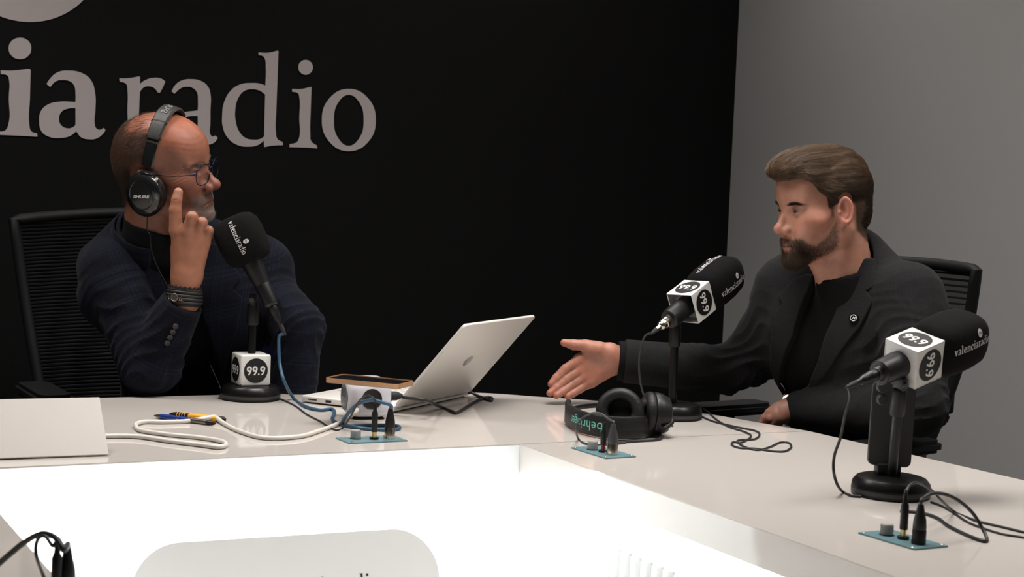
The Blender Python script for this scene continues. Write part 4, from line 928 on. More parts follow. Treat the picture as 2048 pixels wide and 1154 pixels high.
def head_tone(P, o):
    """the colours the skin itself has (flush, lips, shaved hair), plus painted shade in its hollows"""
    Q = P.copy(); Q[:, 1] = np.abs(Q[:, 1]); T = np.tile(np.array(o['skin'], float), (len(P), 1))
    T = mixc(T, o['flush'], .75 * bump3(Q, (.105, 0, -.038), (.016, .016, .014)))
    T = mixc(T, o['flush'], .45 * bump3(Q, (.06, .048, -.03), (.03, .03, .022)))
    T = mixc(T, o['flush'], .65 * (bump3(Q, (-.018, .084, -.008), (.03, .012, .04))))
    if 'crown' in o: T = mixc(T, o['crown'], .8 * sstep(P[:, 2], .0, .105))
    T = mixc(T, o['lip'], .85 * bump3(Q, (.096, 0, -.0655), (.02, .018, .0045)) + .9 * bump3(Q, (.096, 0, -.079 - o.get('mouth', 0)), (.02, .016, .0055)))
    T = mixc(T, np.array([.03, .008, .006]), 1.0 * bump3(Q, (.092, 0, -.0725 - o.get('mouth', 0) * .5), (.014, .018, .0014 + o.get('mouth', 0) * .45)) * 1.0)  # shade inside the mouth slit, painted into the tone
    T = mixc(T, np.array(o['skin']) * .55, .5 * bump3(Q, (.085, .033, .0), (.02, .016, .008)))  # eye socket shade painted in as darker skin
    T = mixc(T, np.array(o['skin']) * .3, .8 * bump3(Q, (.1, .007, -.0495), (.006, .004, .003)))  # nostril shade painted in as darker skin
    sh = beard_mask(P, o); T = mixc(T, o['stubble'], o.get('stub_amt', .8) * sh)
    hm = hair_mask(P, o); T = mixc(T, o['scalp'], o.get('scalp_amt', .85) * hm)
    T = mixc(T, o['brow'], o.get('brow_amt', .75) * bump3(np.column_stack([Q[:, 0], Q[:, 1], Q[:, 2] - .0110 - .0042 * np.sin(np.clip((Q[:, 1] - .012) / .042, 0, 1) * 3.14)]), (.083, .034, 0), (.02, .017, .0032)))
    T = mixc(T, o['brow'] , .7 * bump3(Q, (.088, .034, .0032), (.01, .014, .0018)))
    return np.clip(T, 0, 1)
def sstep(x, a, b): t = np.clip((x - a) / (b - a), 0, 1); return t * t * (3 - 2 * t)
def face_uv(P): return P[:, 0], np.abs(P[:, 1]), P[:, 2]

def build_head(person, o, M, name='body'):
    """skin of the head in world space"""
    s = o.get('scale', 1.0)
    fn = lambda P: head_field(P / f32(s), o) * f32(s)
    V, F = sdf_vf(fn, np.array([-.125, -.10, o.get('low', -.215)]) * s, np.array([.135, .10, .135]) * s, .0019)
    tone = head_tone(V / s, o)
    return xf(M, V), F, tone
def eyes(person, o, M, gaze, m_iris):
    s = o.get('scale', 1.0)
    for sg in (-1, 1):
        c = np.array([.0745, .032 * sg, -.001]) * s; Me = M @ frame(c, (0, 1, 0), gaze)
        prof = [(.0125 * math.sin(a) * s, -.0125 * math.cos(a) * s) for a in np.linspace(.02, math.pi - .02, 20)]
        e = lathe('eyeball', prof, Me, m_eye, person, 28, sm=60)
        lathe('iris', [(.0066 * s, .0106 * s), (.0058 * s, .0115 * s), (.0001, .0127 * s)], Me, m_iris, e, 24, sm=60)
        lathe('pupil', [(.0024 * s, .0123 * s), (.0012 * s, .0128 * s), (.0001, .0129 * s)], Me, m_pupil, e, 20, sm=60)
def sample_surface(V, F, n, wfun, seed=1):
    r = np.random.default_rng(seed); A, B, Cc, D = V[F[:, 0]], V[F[:, 1]], V[F[:, 2]], V[F[:, 3]]
    ar = np.linalg.norm(np.cross(Cc - A, D - B), axis=1); w = ar * np.clip(wfun((A + B + Cc + D) / 4), 0, None); w = w / w.sum()
    i = r.choice(len(F), n, p=w); u, v = r.random((2, n, 1))
    P = (A[i] * (1 - u) + B[i] * u) * (1 - v) + (D[i] * (1 - u) + Cc[i] * u) * v; N = nrm_rows(np.cross(Cc[i] - A[i], D[i] - B[i])); return P, N
def nrm_rows(v): return v / (np.linalg.norm(v, axis=1)[:, None] + 1e-9)
def grow(P, N, flow, lift, length, K=6, curl=0, seed=2, droop=0, fn=None, loose=.0016):
    """strands from roots P: direction = flow tangent + lift * normal; pushed back out of the surface fn"""
    r = np.random.default_rng(seed); n = len(P); out = np.empty((n, K, 3)); out[:, 0] = P; L = length * (.6 + .6 * r.random(n))
    d = nrm_rows(flow + N * lift + r.normal(size=(n, 3)) * .10); jit = r.normal(size=(n, 3)) * curl
    for k in range(1, K):
        d = nrm_rows(d + jit / K - np.array([0, 0, droop]) / K)
        q = out[:, k - 1] + d * (L / (K - 1))[:, None]
        if fn is not None:
            dist = fn(q.astype(f32)); g = grad(fn, q.astype(f32)); lo_ = .0005 + .0010 * k / K; q = q + g * (np.clip(lo_ - dist, 0, .01) - np.clip(dist - lo_ - loose * k / K, 0, .01))[:, None]
        out[:, k] = q
    return out
m_eye = mat('eye_white', (.11, .088, .082), .2)
m_pupil = mat('pupil', (.004, .004, .004), .1, coat=.5)
m_iris_b = mat('brown_iris', (.06, .035, .02), .2, coat=.5)
m_iris_g = mat('grey_iris', (.022, .022, .02), .15)
def beard_mask(P, o):
    x, y, z = face_uv(P); zb = np.interp(x, *o['beard_line']) ; m = sstep(zb - z, -.003, .008) * sstep(x - o.get('bx', 0), -.006, .006)
    m = m * (1 - sstep(-(z + .062 + .527 * x), .008, .026))
    ex = np.clip(1.6 * bump3(np.column_stack([x, y, z]), (.094, 0, -.0735 - o.get('mouth', 0) * .6), (.03, .022, .0088 + o.get('mouth', 0) * .8)), 0, 1)
    side = 1.0
    if o.get('goatee'): side = .06 + .94 * np.clip(sstep(x, .062, .080) , 0, 1)
    return np.clip(m * (1 - ex) * side, 0, 1)
def hair_mask(P, o):
    x, y, z = face_uv(P); d = poly2(x.astype(f32), z.astype(f32), o['hair_poly']); m = sstep(-d, -.002, o.get('hair_soft', .008))
    if o.get('bald'):
        c = sstep(z, .055, .10) * sstep(.075 - y * .9, -.0, .03)
        m = m * (1 - .88 * c * sstep(x, -.085, -.045))
    return m

OA = dict(scale=1.0, skin=(.235, .098, .062), flush=(.30, .075, .048), lip=(.16, .05, .04), stubble=(.20, .15, .125), brow=(.10, .06, .045), scalp=(.06, .032, .022), crown=(.33, .10, .052), nose=1.22, ear=.72, low=-.185, lips=.6, droop=.006, brow_amt=.35, hair_soft=.022,
    jaw=1.04, eye=.0024, bags=True, mouth=0, fold=1.3, neck=.060, jowl=True, wrinkle=True, stub_amt=.5, scalp_amt=.75, bald=True, goatee=True, stub2=1, neckend=(-.060, 0, -.20),
    beard_line=([0, .03, .06, .075, .1], [-.02, -.055, -.060, -.052, -.052]),
    hair_poly=[(.020, .05), (.012, .02), (.010, -.018), (.004, -.018), (0, .02), (-.02, .03), (-.038, .02), (-.045, -.02), (-.05, -.050), (-.08, -.066), (-.14, -.05), (-.14, .14), (.0, .14), (.02, .09)])
OB = dict(scale=.975, skin=(.43, .205, .142), flush=(.46, .145, .105), lip=(.26, .08, .065), stubble=(.10, .055, .04), brow=(.04, .022, .016), nose=1.05, scalp=(.06, .038, .028),
    jaw=.97, eye=.0028, mouth=.0035, fold=.6, neck=.055, stub_amt=.6, scalp_amt=.9, brow_amt=.5, earx=-.005, ear=.92, bx=.009, neckend=(-.055, .0, -.20),
    beard_line=([0, .012, .03, .052, .066, .080, .1], [-.005, -.032, -.058, -.073, -.068, -.057, -.057]),
    hair_poly=[(.098, .074), (.08, .068), (.058, .056), (.040, .036), (.024, .026), (.024, .0), (.022, -.02), (.013, -.02), (.012, .024), (-.004, .034), (-.022, .026), (-.034, -.012), (-.042, -.055), (-.070, -.08), (-.14, -.06), (-.14, .16), (.14, .16)])
def head_frame(c, yaw, pitch, roll):
    """yaw: heading of the face in the floor plan (deg from +x, ccw); pitch: nose up; roll: towards the person's right"""
    y, p, r = map(math.radians, (yaw, pitch, roll)); f = np.array([math.cos(y) * math.cos(p), math.sin(y) * math.cos(p), math.sin(p)])
    l = np.array([-math.sin(y), math.cos(y), 0]); u = np.cross(f, l); l2 = l * math.cos(r) + u * math.sin(r); u2_ = np.cross(f, l2)
    M = np.eye(4); M[:3, 0], M[:3, 1], M[:3, 2], M[:3, 3] = f, l2, u2_, c; return M
HA = head_frame(at(330, 336, 3.43), -13, 3, 14)
HB = head_frame(at(1646, 412, 3.30), 180 + 20, -8, 0)

def brow_strands(person, o, M, V, F, m, n, ln, rad):
    s = o.get('scale', 1)
    w = lambda C_: np.clip(bump3(np.column_stack([C_[:, 0], np.abs(C_[:, 1]), C_[:, 2] - .0110 - .0042 * np.sin(np.clip((np.abs(C_[:, 1]) - .012) / .042, 0, 1) * 3.14)]), (.083, .033, 0), (.03, .0165, .0027)) - .12, 0, 1)
    P, N = sample_surface(V, F, n, w, 5); fl = np.column_stack([-.4 * np.ones(n), np.sign(P[:, 1]) * .9, .12 * np.ones(n)])
    S = grow(P, N, fl, .35, ln, 4, .1, 3); strands('eyebrow_hair', xf(M, S.reshape(-1, 3)).reshape(S.shape), m, person, rad)['kind'] = 'stuff'

# ---------------------------------------------------------------- hands (world space joints)
def hand_field(P, J, k=.006):
    """J: wrist pair, metacarpal fans and finger chains; each chain = list of (point, radius)"""
    d = None
    for a, b, ra, rb in J['palm']:
        c = cone(P, a, b, ra, rb); d = c if d is None else smin(d, c, .012)
    for ch in J['fingers']:
        e = None
        for (a, ra), (b, rb) in zip(ch[:-1], ch[1:]):
            c = cone(P, a, b, ra, rb); e = c if e is None else smin(e, c, .0025)
        d2 = smin(d, e, k); d = d2
    return d
def hand_mesh(J, fore, h=.0016, crease=None):
    """separate fingers: they blend with the palm but only touch one another"""
    palm = J['palm']
    def fn(P):
        d = None
        for a, b, ra, rb in palm:
            c = cone(P, a, b, ra, rb); d = c if d is None else smin(d, c, .014)
        fs = []
        for ch in J['fingers']:
            e = None
            for (a, ra), (b, rb) in zip(ch[:-1], ch[1:]):
                c = cone(P, a, b, ra, rb); e = c if e is None else smin(e, c, .003)
            fs.append(e)
        out = None
        for e in fs:
            q = smin(d, e, .0075); out = q if out is None else smin(out, q, .0012)
        for a, b, ra, rb in fore: out = smin(out, cone(P, a, b, ra, rb), .016)
        for a, b, r_ in (crease or []): out = smax(out, -cone(P, a, b, r_, r_), .0015)
        return out.astype(f32)
    pts = np.array([p for ch in J['fingers'] for p, r_ in ch] + [q for a, b, _, _ in palm + fore for q in (a, b)])
    V, F = sdf_vf(fn, pts.min(0) - .045, pts.max(0) + .045, h); return V, F, fn
def join_vf(parts):
    V, F, T, b = [], [], [], 0
    for v, f, t in parts: V.append(v); F.append(np.asarray(f) + b); T.append(t); b += len(v)
    return np.concatenate(V), np.concatenate(F), np.concatenate(T)

# ---------------------------------------------------------------- torso and garments
class Body:
    """joints in world space -> torso frame (x to the person's left, y out of the chest, z up)"""
    def __init__(s, RS, LS, pelvis, RE, RW, LE, LW, neck):
        s.RS, s.LS, s.pel, s.RE, s.RW, s.LE, s.LW, s.neck = map(lambda v: np.array(v, float), (RS, LS, pelvis, RE, RW, LE, LW, neck))
        c = (s.RS + s.LS) / 2; zz = nrm(c - s.pel); xx = s.LS - s.RS; xx = nrm(xx - zz * (xx @ zz)); yy = np.cross(zz, xx) * -1; yy = np.cross(xx, zz)
        s.M = np.eye(4); s.M[:3, 0], s.M[:3, 1], s.M[:3, 2], s.M[:3, 3] = xx, yy, zz, c
        s.Mi = np.linalg.inv(s.M); s.hw = np.linalg.norm(s.LS - s.RS) / 2; s.tl = np.linalg.norm(c - s.pel); s.nk = xf(s.Mi, s.neck[None])[0]
    def loc(s, P): return (P @ s.Mi[:3, :3].T.astype(f32) + s.Mi[:3, 3].astype(f32)).astype(f32)
    def torso(s, P, off=0.0, belly=0.0):
        q = s.loc(P); q2 = q.copy(); q2[:, 1] = q2[:, 1] / .66; hw, tl = s.hw, s.tl
        d = cone(q2, (0, .0, -.11), (0, .01, -tl * .62), hw * .88, hw * .80) * .82
        d = smin(d, cone(q2, (0, .01, -tl * .6), (0, .0, -tl), hw * .82, hw * .9) * .82, .05)
        d = smin(d, ell(q, (hw * .42, .055, -.10), (hw * .62, .06, .10)), .05); d = smin(d, ell(q, (-hw * .42, .055, -.10), (hw * .62, .06, .10)), .05)
        if belly: d = smin(d, ell(q, (0, .06 + belly * .4, -tl * .68), (.13, .08 + belly, .15)), .06)
        for sg in (-1, 1):
            d = smin(d, cone(q, (sg * hw * .35, -.01, .005), (sg * hw, 0, -.012), .062, .058), .045)
            d = smin(d, cone(q, (s.nk[0] + sg * .02, s.nk[1] - .01, s.nk[2] - .01), (sg * hw * .75, -.01, .028), .045, .036), .05)
        return d - f32(off)
    def arm(s, P, side, r=(.056, .048, .045, .033), off=0.0, k=.02):
        S, E, W = (s.RS, s.RE, s.RW) if side < 0 else (s.LS, s.LE, s.LW)
        u = cone(P, S, E, r[0], r[1]); f = cone(P, E, W, r[2], r[3]); return smin(u, f, k) - f32(off)
def hit(fn, px, py, y0=2.9, y1=4.2):
    d = ray(px, py); ys = np.linspace(y0, y1, 500); P = (C0 + d * (ys / d[1])[:, None]).astype(f32); v = fn(P); i = np.where(v < 0)[0]
    return P[i[0]].astype(float) if len(i) else P[np.argmin(v)].astype(float)
def px_poly(B, fn, pts, y0=2.9):
    return [tuple(xf(B.Mi, hit(fn, x, y, y0)[None])[0][[0, 2]]) for x, y in pts]
def garment_uv(B, V):
    """metre-true cloth coordinates: torso by width and height, sleeves by girth and length"""
    q = xf(B.Mi, V); uvs = np.column_stack([q[:, 0] + q[:, 1] * .6 * np.sign(q[:, 0] + 1e-6), q[:, 2]]); best = np.full(len(V), .0)
    dt = B.torso(V.astype(f32))
    for S, E, W in ((B.RS, B.RE, B.RW), (B.LS, B.LE, B.LW)):
        for a, b, v0 in ((S, E, 0), (E, W, np.linalg.norm(E - S))):
            d = nrm(b - a); L = np.linalg.norm(b - a); t = (V - a) @ d; dist = np.linalg.norm(V - a - d * np.clip(t, 0, L)[:, None], axis=1) - .055
            n1 = nrm(np.cross(d, (0, 1, .01))); n2_ = np.cross(d, n1); w = V - a; ang = np.arctan2(w @ n1, w @ n2_)
            m = (dist < dt - .004) & (dist < best + 1e9); sel = m & (dist < np.where(best == 0, 1e9, best))
            uvs[sel] = np.column_stack([ang * .055, v0 + t])[sel]; best[sel] = dist[sel]
    return uvs
def folds(P, c, axis, sig, amp, wl, seed=0, skew=0.6):
    """compression folds round a joint"""
    r = P - vec(c); t = r @ vec(axis); w = np.exp(-(r ** 2).sum(1) / (sig * sig)); n = wav(P, 5.0, seed); m_ = .35 + .65 * np.clip(wav(P, 7.0, seed + 50) + .35, 0, 1)
    s_ = np.sin(t * 6.283 / wl + n * 3.4 + skew * (r[:, 0] - r[:, 2]) * 34); return (amp * w * m_ * (1 - 2 * np.sqrt(np.abs(s_) + .02))).astype(f32) * f32(.8)
# ================================================================ PERSON A (left, headphones)
A = Body(RS=at(222, 540, 3.44), LS=at(520, 568, 3.64), pelvis=at(395, 1010, 3.80), RE=tab(297, 790) + np.array([0, .01, .062]), RW=at(368, 600, 3.335),
         LE=at(598, 658, 3.52), LW=at(584, 830, 3.50), neck=at(312, 452, 3.48))
pA_ = thing('person', 'man in a navy checked jacket and black headphones, finger on his cheek', 'person', tuple(A.pel), 'people at the table')
skA = skin_mat('skin_ruddy', OA['skin'])
hV, hF, hT = build_head(pA_, OA, HA)
hVl = xf(np.linalg.inv(HA), hV)
# right hand: back of the hand to the camera, index finger laid on the cheek
def hp(px, py, y): return at(px, py, y)
yH = 3.318
JA = {'palm': [(hp(366, 552, 3.335), hp(356, 462, yH + .008), .021, .0145), (hp(374, 552, 3.335), hp(377, 466, yH), .021, .0155), (hp(381, 552, 3.337), hp(394, 474, yH + .004), .020, .0150), (hp(386, 548, 3.34), hp(408, 486, yH + .012), .018, .0135),
               (hp(362, 548, 3.35), hp(356, 500, 3.345), .018, .014)],
      'fingers': [
        [(hp(352, 462, yH + .006), .0145), (hp(350.5, 420, yH + .001), .0124), (hp(353.5, 399, yH + .002), .0108), (hp(356.5, 384.5, yH + .004), .0096)],
        [(hp(376, 464, yH), .0145), (hp(384, 434, yH - .012), .0118), (hp(392, 444, yH + .018), .0100), (hp(385, 458, yH + .026), .0088)],
        [(hp(393, 473, yH + .003), .0135), (hp(404, 445, yH - .006), .0112), (hp(409, 456, yH + .022), .0095), (hp(400, 468, yH + .028), .0084)],
        [(hp(407, 485, yH + .010), .0120), (hp(417, 461, yH + .003), .0098), (hp(419, 471, yH + .026), .0084), (hp(410, 480, yH + .03), .0074)],
        [(hp(360, 520, 3.35), .0150), (hp(366, 488, 3.362), .0125), (hp(378, 462, 3.366), .0100), (hp(386, 446, 3.366), .0086)]]}
fore = [(A.RW, hp(373, 552, 3.337), .0295, .0265), (A.RE + Z * .01, A.RW, .040, .030)]
creA = [(hp(344, 421, yH - .0115), hp(357, 420, yH - .0115), .0008), (hp(345, 417, yH - .0115), hp(356, 416.5, yH - .0118), .0007), (hp(349, 400, yH - .0095), hp(359, 399, yH - .0095), .0007)]
gV, gF, gfn = hand_mesh(JA, fore, crease=creA)
gT = np.tile(np.array([.345, .145, .086]), (len(gV), 1))
for ch in JA['fingers'][:4]:
    for p, r_ in ch[1:3]: gT = mixc(gT, (.27, .095, .06), .5 * bump3(gV, p, (.011, .011, .009)))
gT = mixc(gT, (.28, .115, .075), .4 * bump3(gV, hp(380, 470, yH - .01), (.03, .02, .02)))
tipc = JA['fingers'][0][3][0]; gT = mixc(gT, (.36, .20, .16), .8 * bump3(gV, tipc + np.array([0, -.009, .0]), (.0055, .006, .0075)))
bcore = lambda P: smin(A.torso(P, -.018), smin(A.arm(P, -1, (.046, .04, .038, .026)), A.arm(P, 1, (.046, .04, .038, .026)), .01), .03)
tb_, tf_ = sdf_vf(bcore, np.array([-1.35, 3.2, .42]), np.array([-.2, 4.05, 1.25]), .011)
legs = [(A.pel + np.array([-.10, 0, -.02]), A.pel + np.array([.0, -.46, -.0]), .085, .058), (A.pel + np.array([.10, 0, -.02]), A.pel + np.array([.2, -.44, -.0]), .085, .058)]
def limb(px_): return px_
kneeA = [l[1] for l in legs]; ank = [k + np.array([0, -.02, .09 - k[2]]) for k in kneeA]
tr = lambda P: np.minimum.reduce([smin(cone(P, a, b, ra, rb), cone(P, b, an, rb, .045), .02) for (a, b, ra, rb), an in zip(legs, ank)])
V_, F_, T_ = join_vf([(hV, hF, hT), (gV, gF, gT), (tb_, tf_, np.tile(np.array(OA['skin']), (len(tb_), 1)))])
np_mesh('body', V_, F_, skA, pA_, tone=T_)
eyes(pA_, OA, HA, (1, .12, -.03), m_iris_b)
# nail of the index finger
nl_ = nrm(JA['fingers'][0][3][0] - JA['fingers'][0][2][0]); Mn = frame(tipc - nl_ * .002 + np.array([0, -.0092, 0]), np.cross(nl_, (0, -1, 0)), (0, -1, .12))
V, F = disc_vf(1, 20); V = np.column_stack([V[:, 0] * .0052, V[:, 1] * .0062, -(V[:, 0] ** 2) * .0016])
mesh('fingernail', xf(Mn, V), F, mat('nail', (.40, .22, .175), .3), pA_, 60)
# trousers
ptr, pfr = sdf_vf(lambda P: smin(tr(P), ell(P, A.pel, (.19, .15, .12)), .05).astype(f32), A.pel + [-.4, -.62, -.62], A.pel + [.45, .3, .2], .014)
np_mesh('trousers', ptr, pfr, mat('black_trousers', (.012, .012, .014), .9), pA_)
for an in ank: box('shoe', (.09, .27, .08), frame(an + np.array([0, -.07, -.05]), (1, 0, 0), Z), mat('black_shoe', (.01, .01, .01), .35), pA_, bev=.03, seg=4)

# jacket
ax_f = nrm(A.RW - A.RE); ax_u = nrm(A.RE - A.RS)
cuffA = A.RE + ax_f * (np.linalg.norm(A.RW - A.RE) - .006)
# jacket opening (torso frame, metres): deep V between the lapels, open below

def jacket_outer(P):
    return jacket_full(P, None)
def torsoA(P): return smin(A.torso(P, .012, .02), cone(P, at(258, 455, 3.52), at(196, 520, 3.47), .036, .040), .03)
def jacket_full(P, cut):
    d = torsoA(P)
    if cut is not None: d = smax(d, -cut, .004)
    ar = A.arm(P, -1, (.068, .064, .064, .045), 0, .014); al = A.arm(P, 1, (.066, .056, .055, .048), 0, .016)
    d = smin(d, ar, .022); d = smin(d, al, .03)
    d = d - folds(P, A.RE + np.array([-.01, -.02, .06]), ax_u, .15, .0055, .085, 1) - folds(P, A.LE, nrm(A.LE - A.LS), .16, .0055, .090, 2)
    d = d - folds(P, A.RS + np.array([.02, 0, -.10]), nrm((1, 0, .8)), .12, .0035, .10, 3) - f32(.0022) * wav(P, 5.5, 4)
    return d
torsoAw = lambda P: torsoA(P) - f32(.0022) * wav(P, 5.5, 4)
VA = px_poly(A, torsoA, [(283, 452), (300, 500), (322, 560), (345, 640), (358, 800)]) + [(.0, -.62), (.10, -.62)] + px_poly(A, torsoA, [(445, 800), (430, 713), (405, 633), (393, 560), (382, 500), (372, 470)]) + [(.07, .16), (-.07, .16)]
def jacketA(P):
    q = A.loc(P); v = np.maximum(poly2(q[:, 0], q[:, 2], VA), -(q[:, 1] - .0)); d = jacket_full(P, v)
    d = np.maximum(d, (P - vec(cuffA)) @ vec(ax_f) - f32(.0) + np.where(cone(P, A.RE, A.RW + ax_f * .1, .075, .07) < .0, 0, -9).astype(f32))
    d = np.maximum(d, -(P[:, 2] - f32(.47)))
    nk = cone(P, xf(HA, np.array([[-.045, 0, -.13]]))[0], HA[:3, 3], .070, .070); d = smax(d, -nk, .006)
    return d.astype(f32)
NA1, NA2 = xf(HA, np.array([[-.035, 0, -.09], [-.055, 0, -.20]]))
jl, jf = sdf_vf(jacketA, np.array([-1.28, 3.16, .45]), np.array([-.22, 4.0, 1.33]), .0046)
m_jA = cloth_mat('navy_check_wool', (.0032, .0038, .0092), (.0065, .0085, .019), (.0032, .0036, .006), .062, .22, .0095, .12)
jk = np_mesh('jacket', jl, jf, m_jA, pA_, uv=garment_uv(A, jl)); jk['label'] = 'navy checked wool jacket'
def lapel(name, B, outer, poly, th, m, par, side, uvs=True, front=True, base=.0):
    fn = lambda P: (lambda q, d: np.maximum(np.maximum(np.abs(d - f32(base + th / 2)) - f32(th / 2), poly2(q[:, 0], q[:, 2], poly)), -q[:, 1] + (0 if front else -9)).astype(f32))(B.loc(P), outer(P))
    W = xf(B.M, np.array([(p[0], y_, p[1]) for p in poly for y_ in (-.02, .24)])); V, F = sdf_vf(lambda P: smax(fn(P), np.full(len(P), -1, f32), .001).astype(f32), W.min(0) - .02, W.max(0) + .02, .0026, project=False)
    return np_mesh(name, V, F, m, par, uv=garment_uv(B, V))
# notched lapels: his right (near) and left
lapel('lapel', A, torsoAw, px_poly(A, torsoA, [(262, 462), (284, 462), (301, 500), (323, 560), (346, 640), (352, 700), (318, 650), (290, 600), (268, 545), (280, 528), (256, 512)]), .009, m_jA, pA_, -1)
lapel('lapel', A, torsoAw, px_poly(A, torsoA, [(372, 470), (382, 500), (393, 560), (405, 633), (431, 713), (440, 760), (458, 700), (482, 590), (462, 575), (480, 552), (440, 490)]), .006, m_jA, pA_, 1)
# collar: a standing band round the back of the neck
def collar(name, B, c, ax_, r0, r1, h0, th, m, par, gap_dir, gap, outer_c=None):
    """tilted band round the neck, open at the front"""
    M = frame(c, gap_dir, ax_); V, F = [], []; n, k = 56, 5
    a0, a1 = gap, 2 * math.pi - gap
    for i in range(n + 1):
        a = a0 + (a1 - a0) * i / n; back = .5 - .5 * math.cos(a)
        for (rr, zz) in ((r0, -h0 * .5), (r0 - .002, h0 * (.15 + .35 * back)), (r0 + th * .6, h0 * (.30 + .35 * back)), (r1, h0 * (.0 + .2 * back)), (r1 + .006, -h0 * .55)):
            V.append((rr * math.cos(a), rr * math.sin(a) * .96, zz))
    for i in range(n):
        for j in range(k - 1): F.append((i * k + j, i * k + j + 1, (i + 1) * k + j + 1, (i + 1) * k + j))
    V = xf(M, V); F = np.array(F); o = np_mesh(name, V, F, m, par, uv=np.column_stack([np.repeat(np.linspace(0, .4, n + 1), k), np.tile(np.linspace(0, .05, k), n + 1)]))
    s_ = o.modifiers.new('solid', 'SOLIDIFY'); s_.thickness = .004; b_ = o.modifiers.new('sub', 'SUBSURF'); b_.levels = 1; b_.render_levels = 2; return o
hd_dir = nrm(HA[:3, 3] - A.neck)
collar('collar', A, xf(HA, np.array([[-.058, 0, -.150]]))[0], nrm((.12, -.50, 1)), .076, .085, .050, .006, m_jA, pA_, A.M[:3, 1] + .15 * A.M[:3, 0], .42)
# black jumper under the jacket
NA1, NA2 = xf(HA, np.array([[-.035, 0, -.09], [-.055, 0, -.20]]))
def knitA(P):
    d = A.torso(P, .001, .018); nk = cone(P, A.neck + np.array([.0, -.0, -.05]), NA1, .072, .066); d = smin(d, nk, .012)
    d = np.maximum(d, (P - vec(at(335, 470, 3.42))) @ vec(nrm((.3, -.32, 1))))
    return (d - f32(.0018) * wav(P, 7, 9)).astype(f32)
kv, kf = sdf_vf(knitA, np.array([-1.15, 3.2, .5]), np.array([-.3, 3.95, 1.25]), .006)
m_knit = mat('black_jumper', (.003, .003, .0035), .92, bump=.5, bscale=500, spec=.2)
np_mesh('jumper', kv, kf, m_knit, pA_)['label'] = 'black jumper'
# sleeve cuff buttons, watch strap stack
for k in range(4):
    c = A.RE + ax_f * (np.linalg.norm(A.RW - A.RE) - .052 - .0135 * k); side = nrm(np.cross(ax_f, (0, 1, 0))); o_ = nrm(np.array([0, -1, 0]) + side * (.35 if side[0] > 0 else -.35))
    c = c + o_ * (.047 + .0035 * k * .6); d_ = float(jacketA((c[None]).astype(f32))[0]); c = c - o_ * (d_ - .001)
    lathe('button', [(.0062, 0), (.0066, .0015), (.0055, .003), (.004, .0022)], frame(c, ax_f, o_), mat('horn_button', (.022, .020, .020), .35), jk, 20)
wr_ax = nrm(hp(373, 552, 3.337) - A.RW); m_cord = mat('black_cord', (.010, .009, .009), .6)
for k, (rr, th, dz) in enumerate(((.0365, .0030, -.004), (.0360, .0034, .003), (.0352, .0034, .010), (.0344, .0032, .0165), (.0334, .0026, .022))):
    torus('wrist_cord', rr, th, frame(A.RW + wr_ax * dz, (1, 0, 0), nrm(wr_ax + np.array([.0, .02 * (k % 2), .0]))), m_cord, pA_, 44, 8, sy=.92)
lathe('leather_cuff', [(.0345, -.012), (.0362, -.010), (.0345, .014), (.0325, .022), (.030, .023)], frame(A.RW, (1, 0, 0), wr_ax) @ np.diag([1, .95, 1, 1]), mat('dark_leather', (.010, .008, .007), .5), pA_, 40)
V, F = [], []
for k in range(60):
    a = 2 * math.pi * k / 60; M_ = frame(A.RW + wr_ax * .022, (1, 0, 0), wr_ax); v, f = boxd((.0332 * math.cos(a), .0315 * math.sin(a), .003 + .0012 * (k % 3)), (.003, .003, .005), M_ ); b = len(V); V += list(v); F += [tuple(i + b for i in q) for q in f]
mesh('bead_cord', V, F, m_cord, pA_)['kind'] = 'stuff'
bd = nrm(np.array([-.35, -1, .05])); bc_ = A.RW + wr_ax * .006 + bd * .0385
st_ = lathe('bracelet_disc', [(.0085, -.002), (.0088, .0012), (.0072, .0022), (.0066, .0016)], frame(bc_, wr_ax, bd), mat('aged_metal', (.16, .14, .12), .4, metal=.8), pA_, 28)
sd_ = np.cross(wr_ax, bd)
for k in (-2, -1, 1, 2): box('bracelet_bar', (.0016, .011, .002), frame(bc_ + sd_ * (k * .0036 + (.0075 if k > 0 else -.0075)) - bd * (.0015 + .0008 * abs(k)), sd_, bd), m_chrome, pA_, bev=.0004)
# blue pocket square
psq = A.M @ np.array([.135, .0, -.165, 1]); q = psq[:3]; dr = A.M[:3, 1]
for _ in range(6): q = q + dr * 0
dist_ = [(t_, float(jacket_outer((psq[:3] + dr * t_)[None].astype(f32))[0])) for t_ in np.linspace(.02, .22, 60)]; t_ = min(dist_, key=lambda a: abs(a[1]))[0]
pc_ = psq[:3] + dr * (t_ + .002); Mq_ = frame(pc_, A.M[:3, 0], dr)
prism('pocket_square', [(-.032, -.03), (.028, -.032), (.030, .006), (.018, .024), (.010, .010), (-.004, .032), (-.014, .012), (-.028, .020)], .004, Mq_, mat('blue_silk', (.018, .03, .12), .4), pA_, bev=.0012)
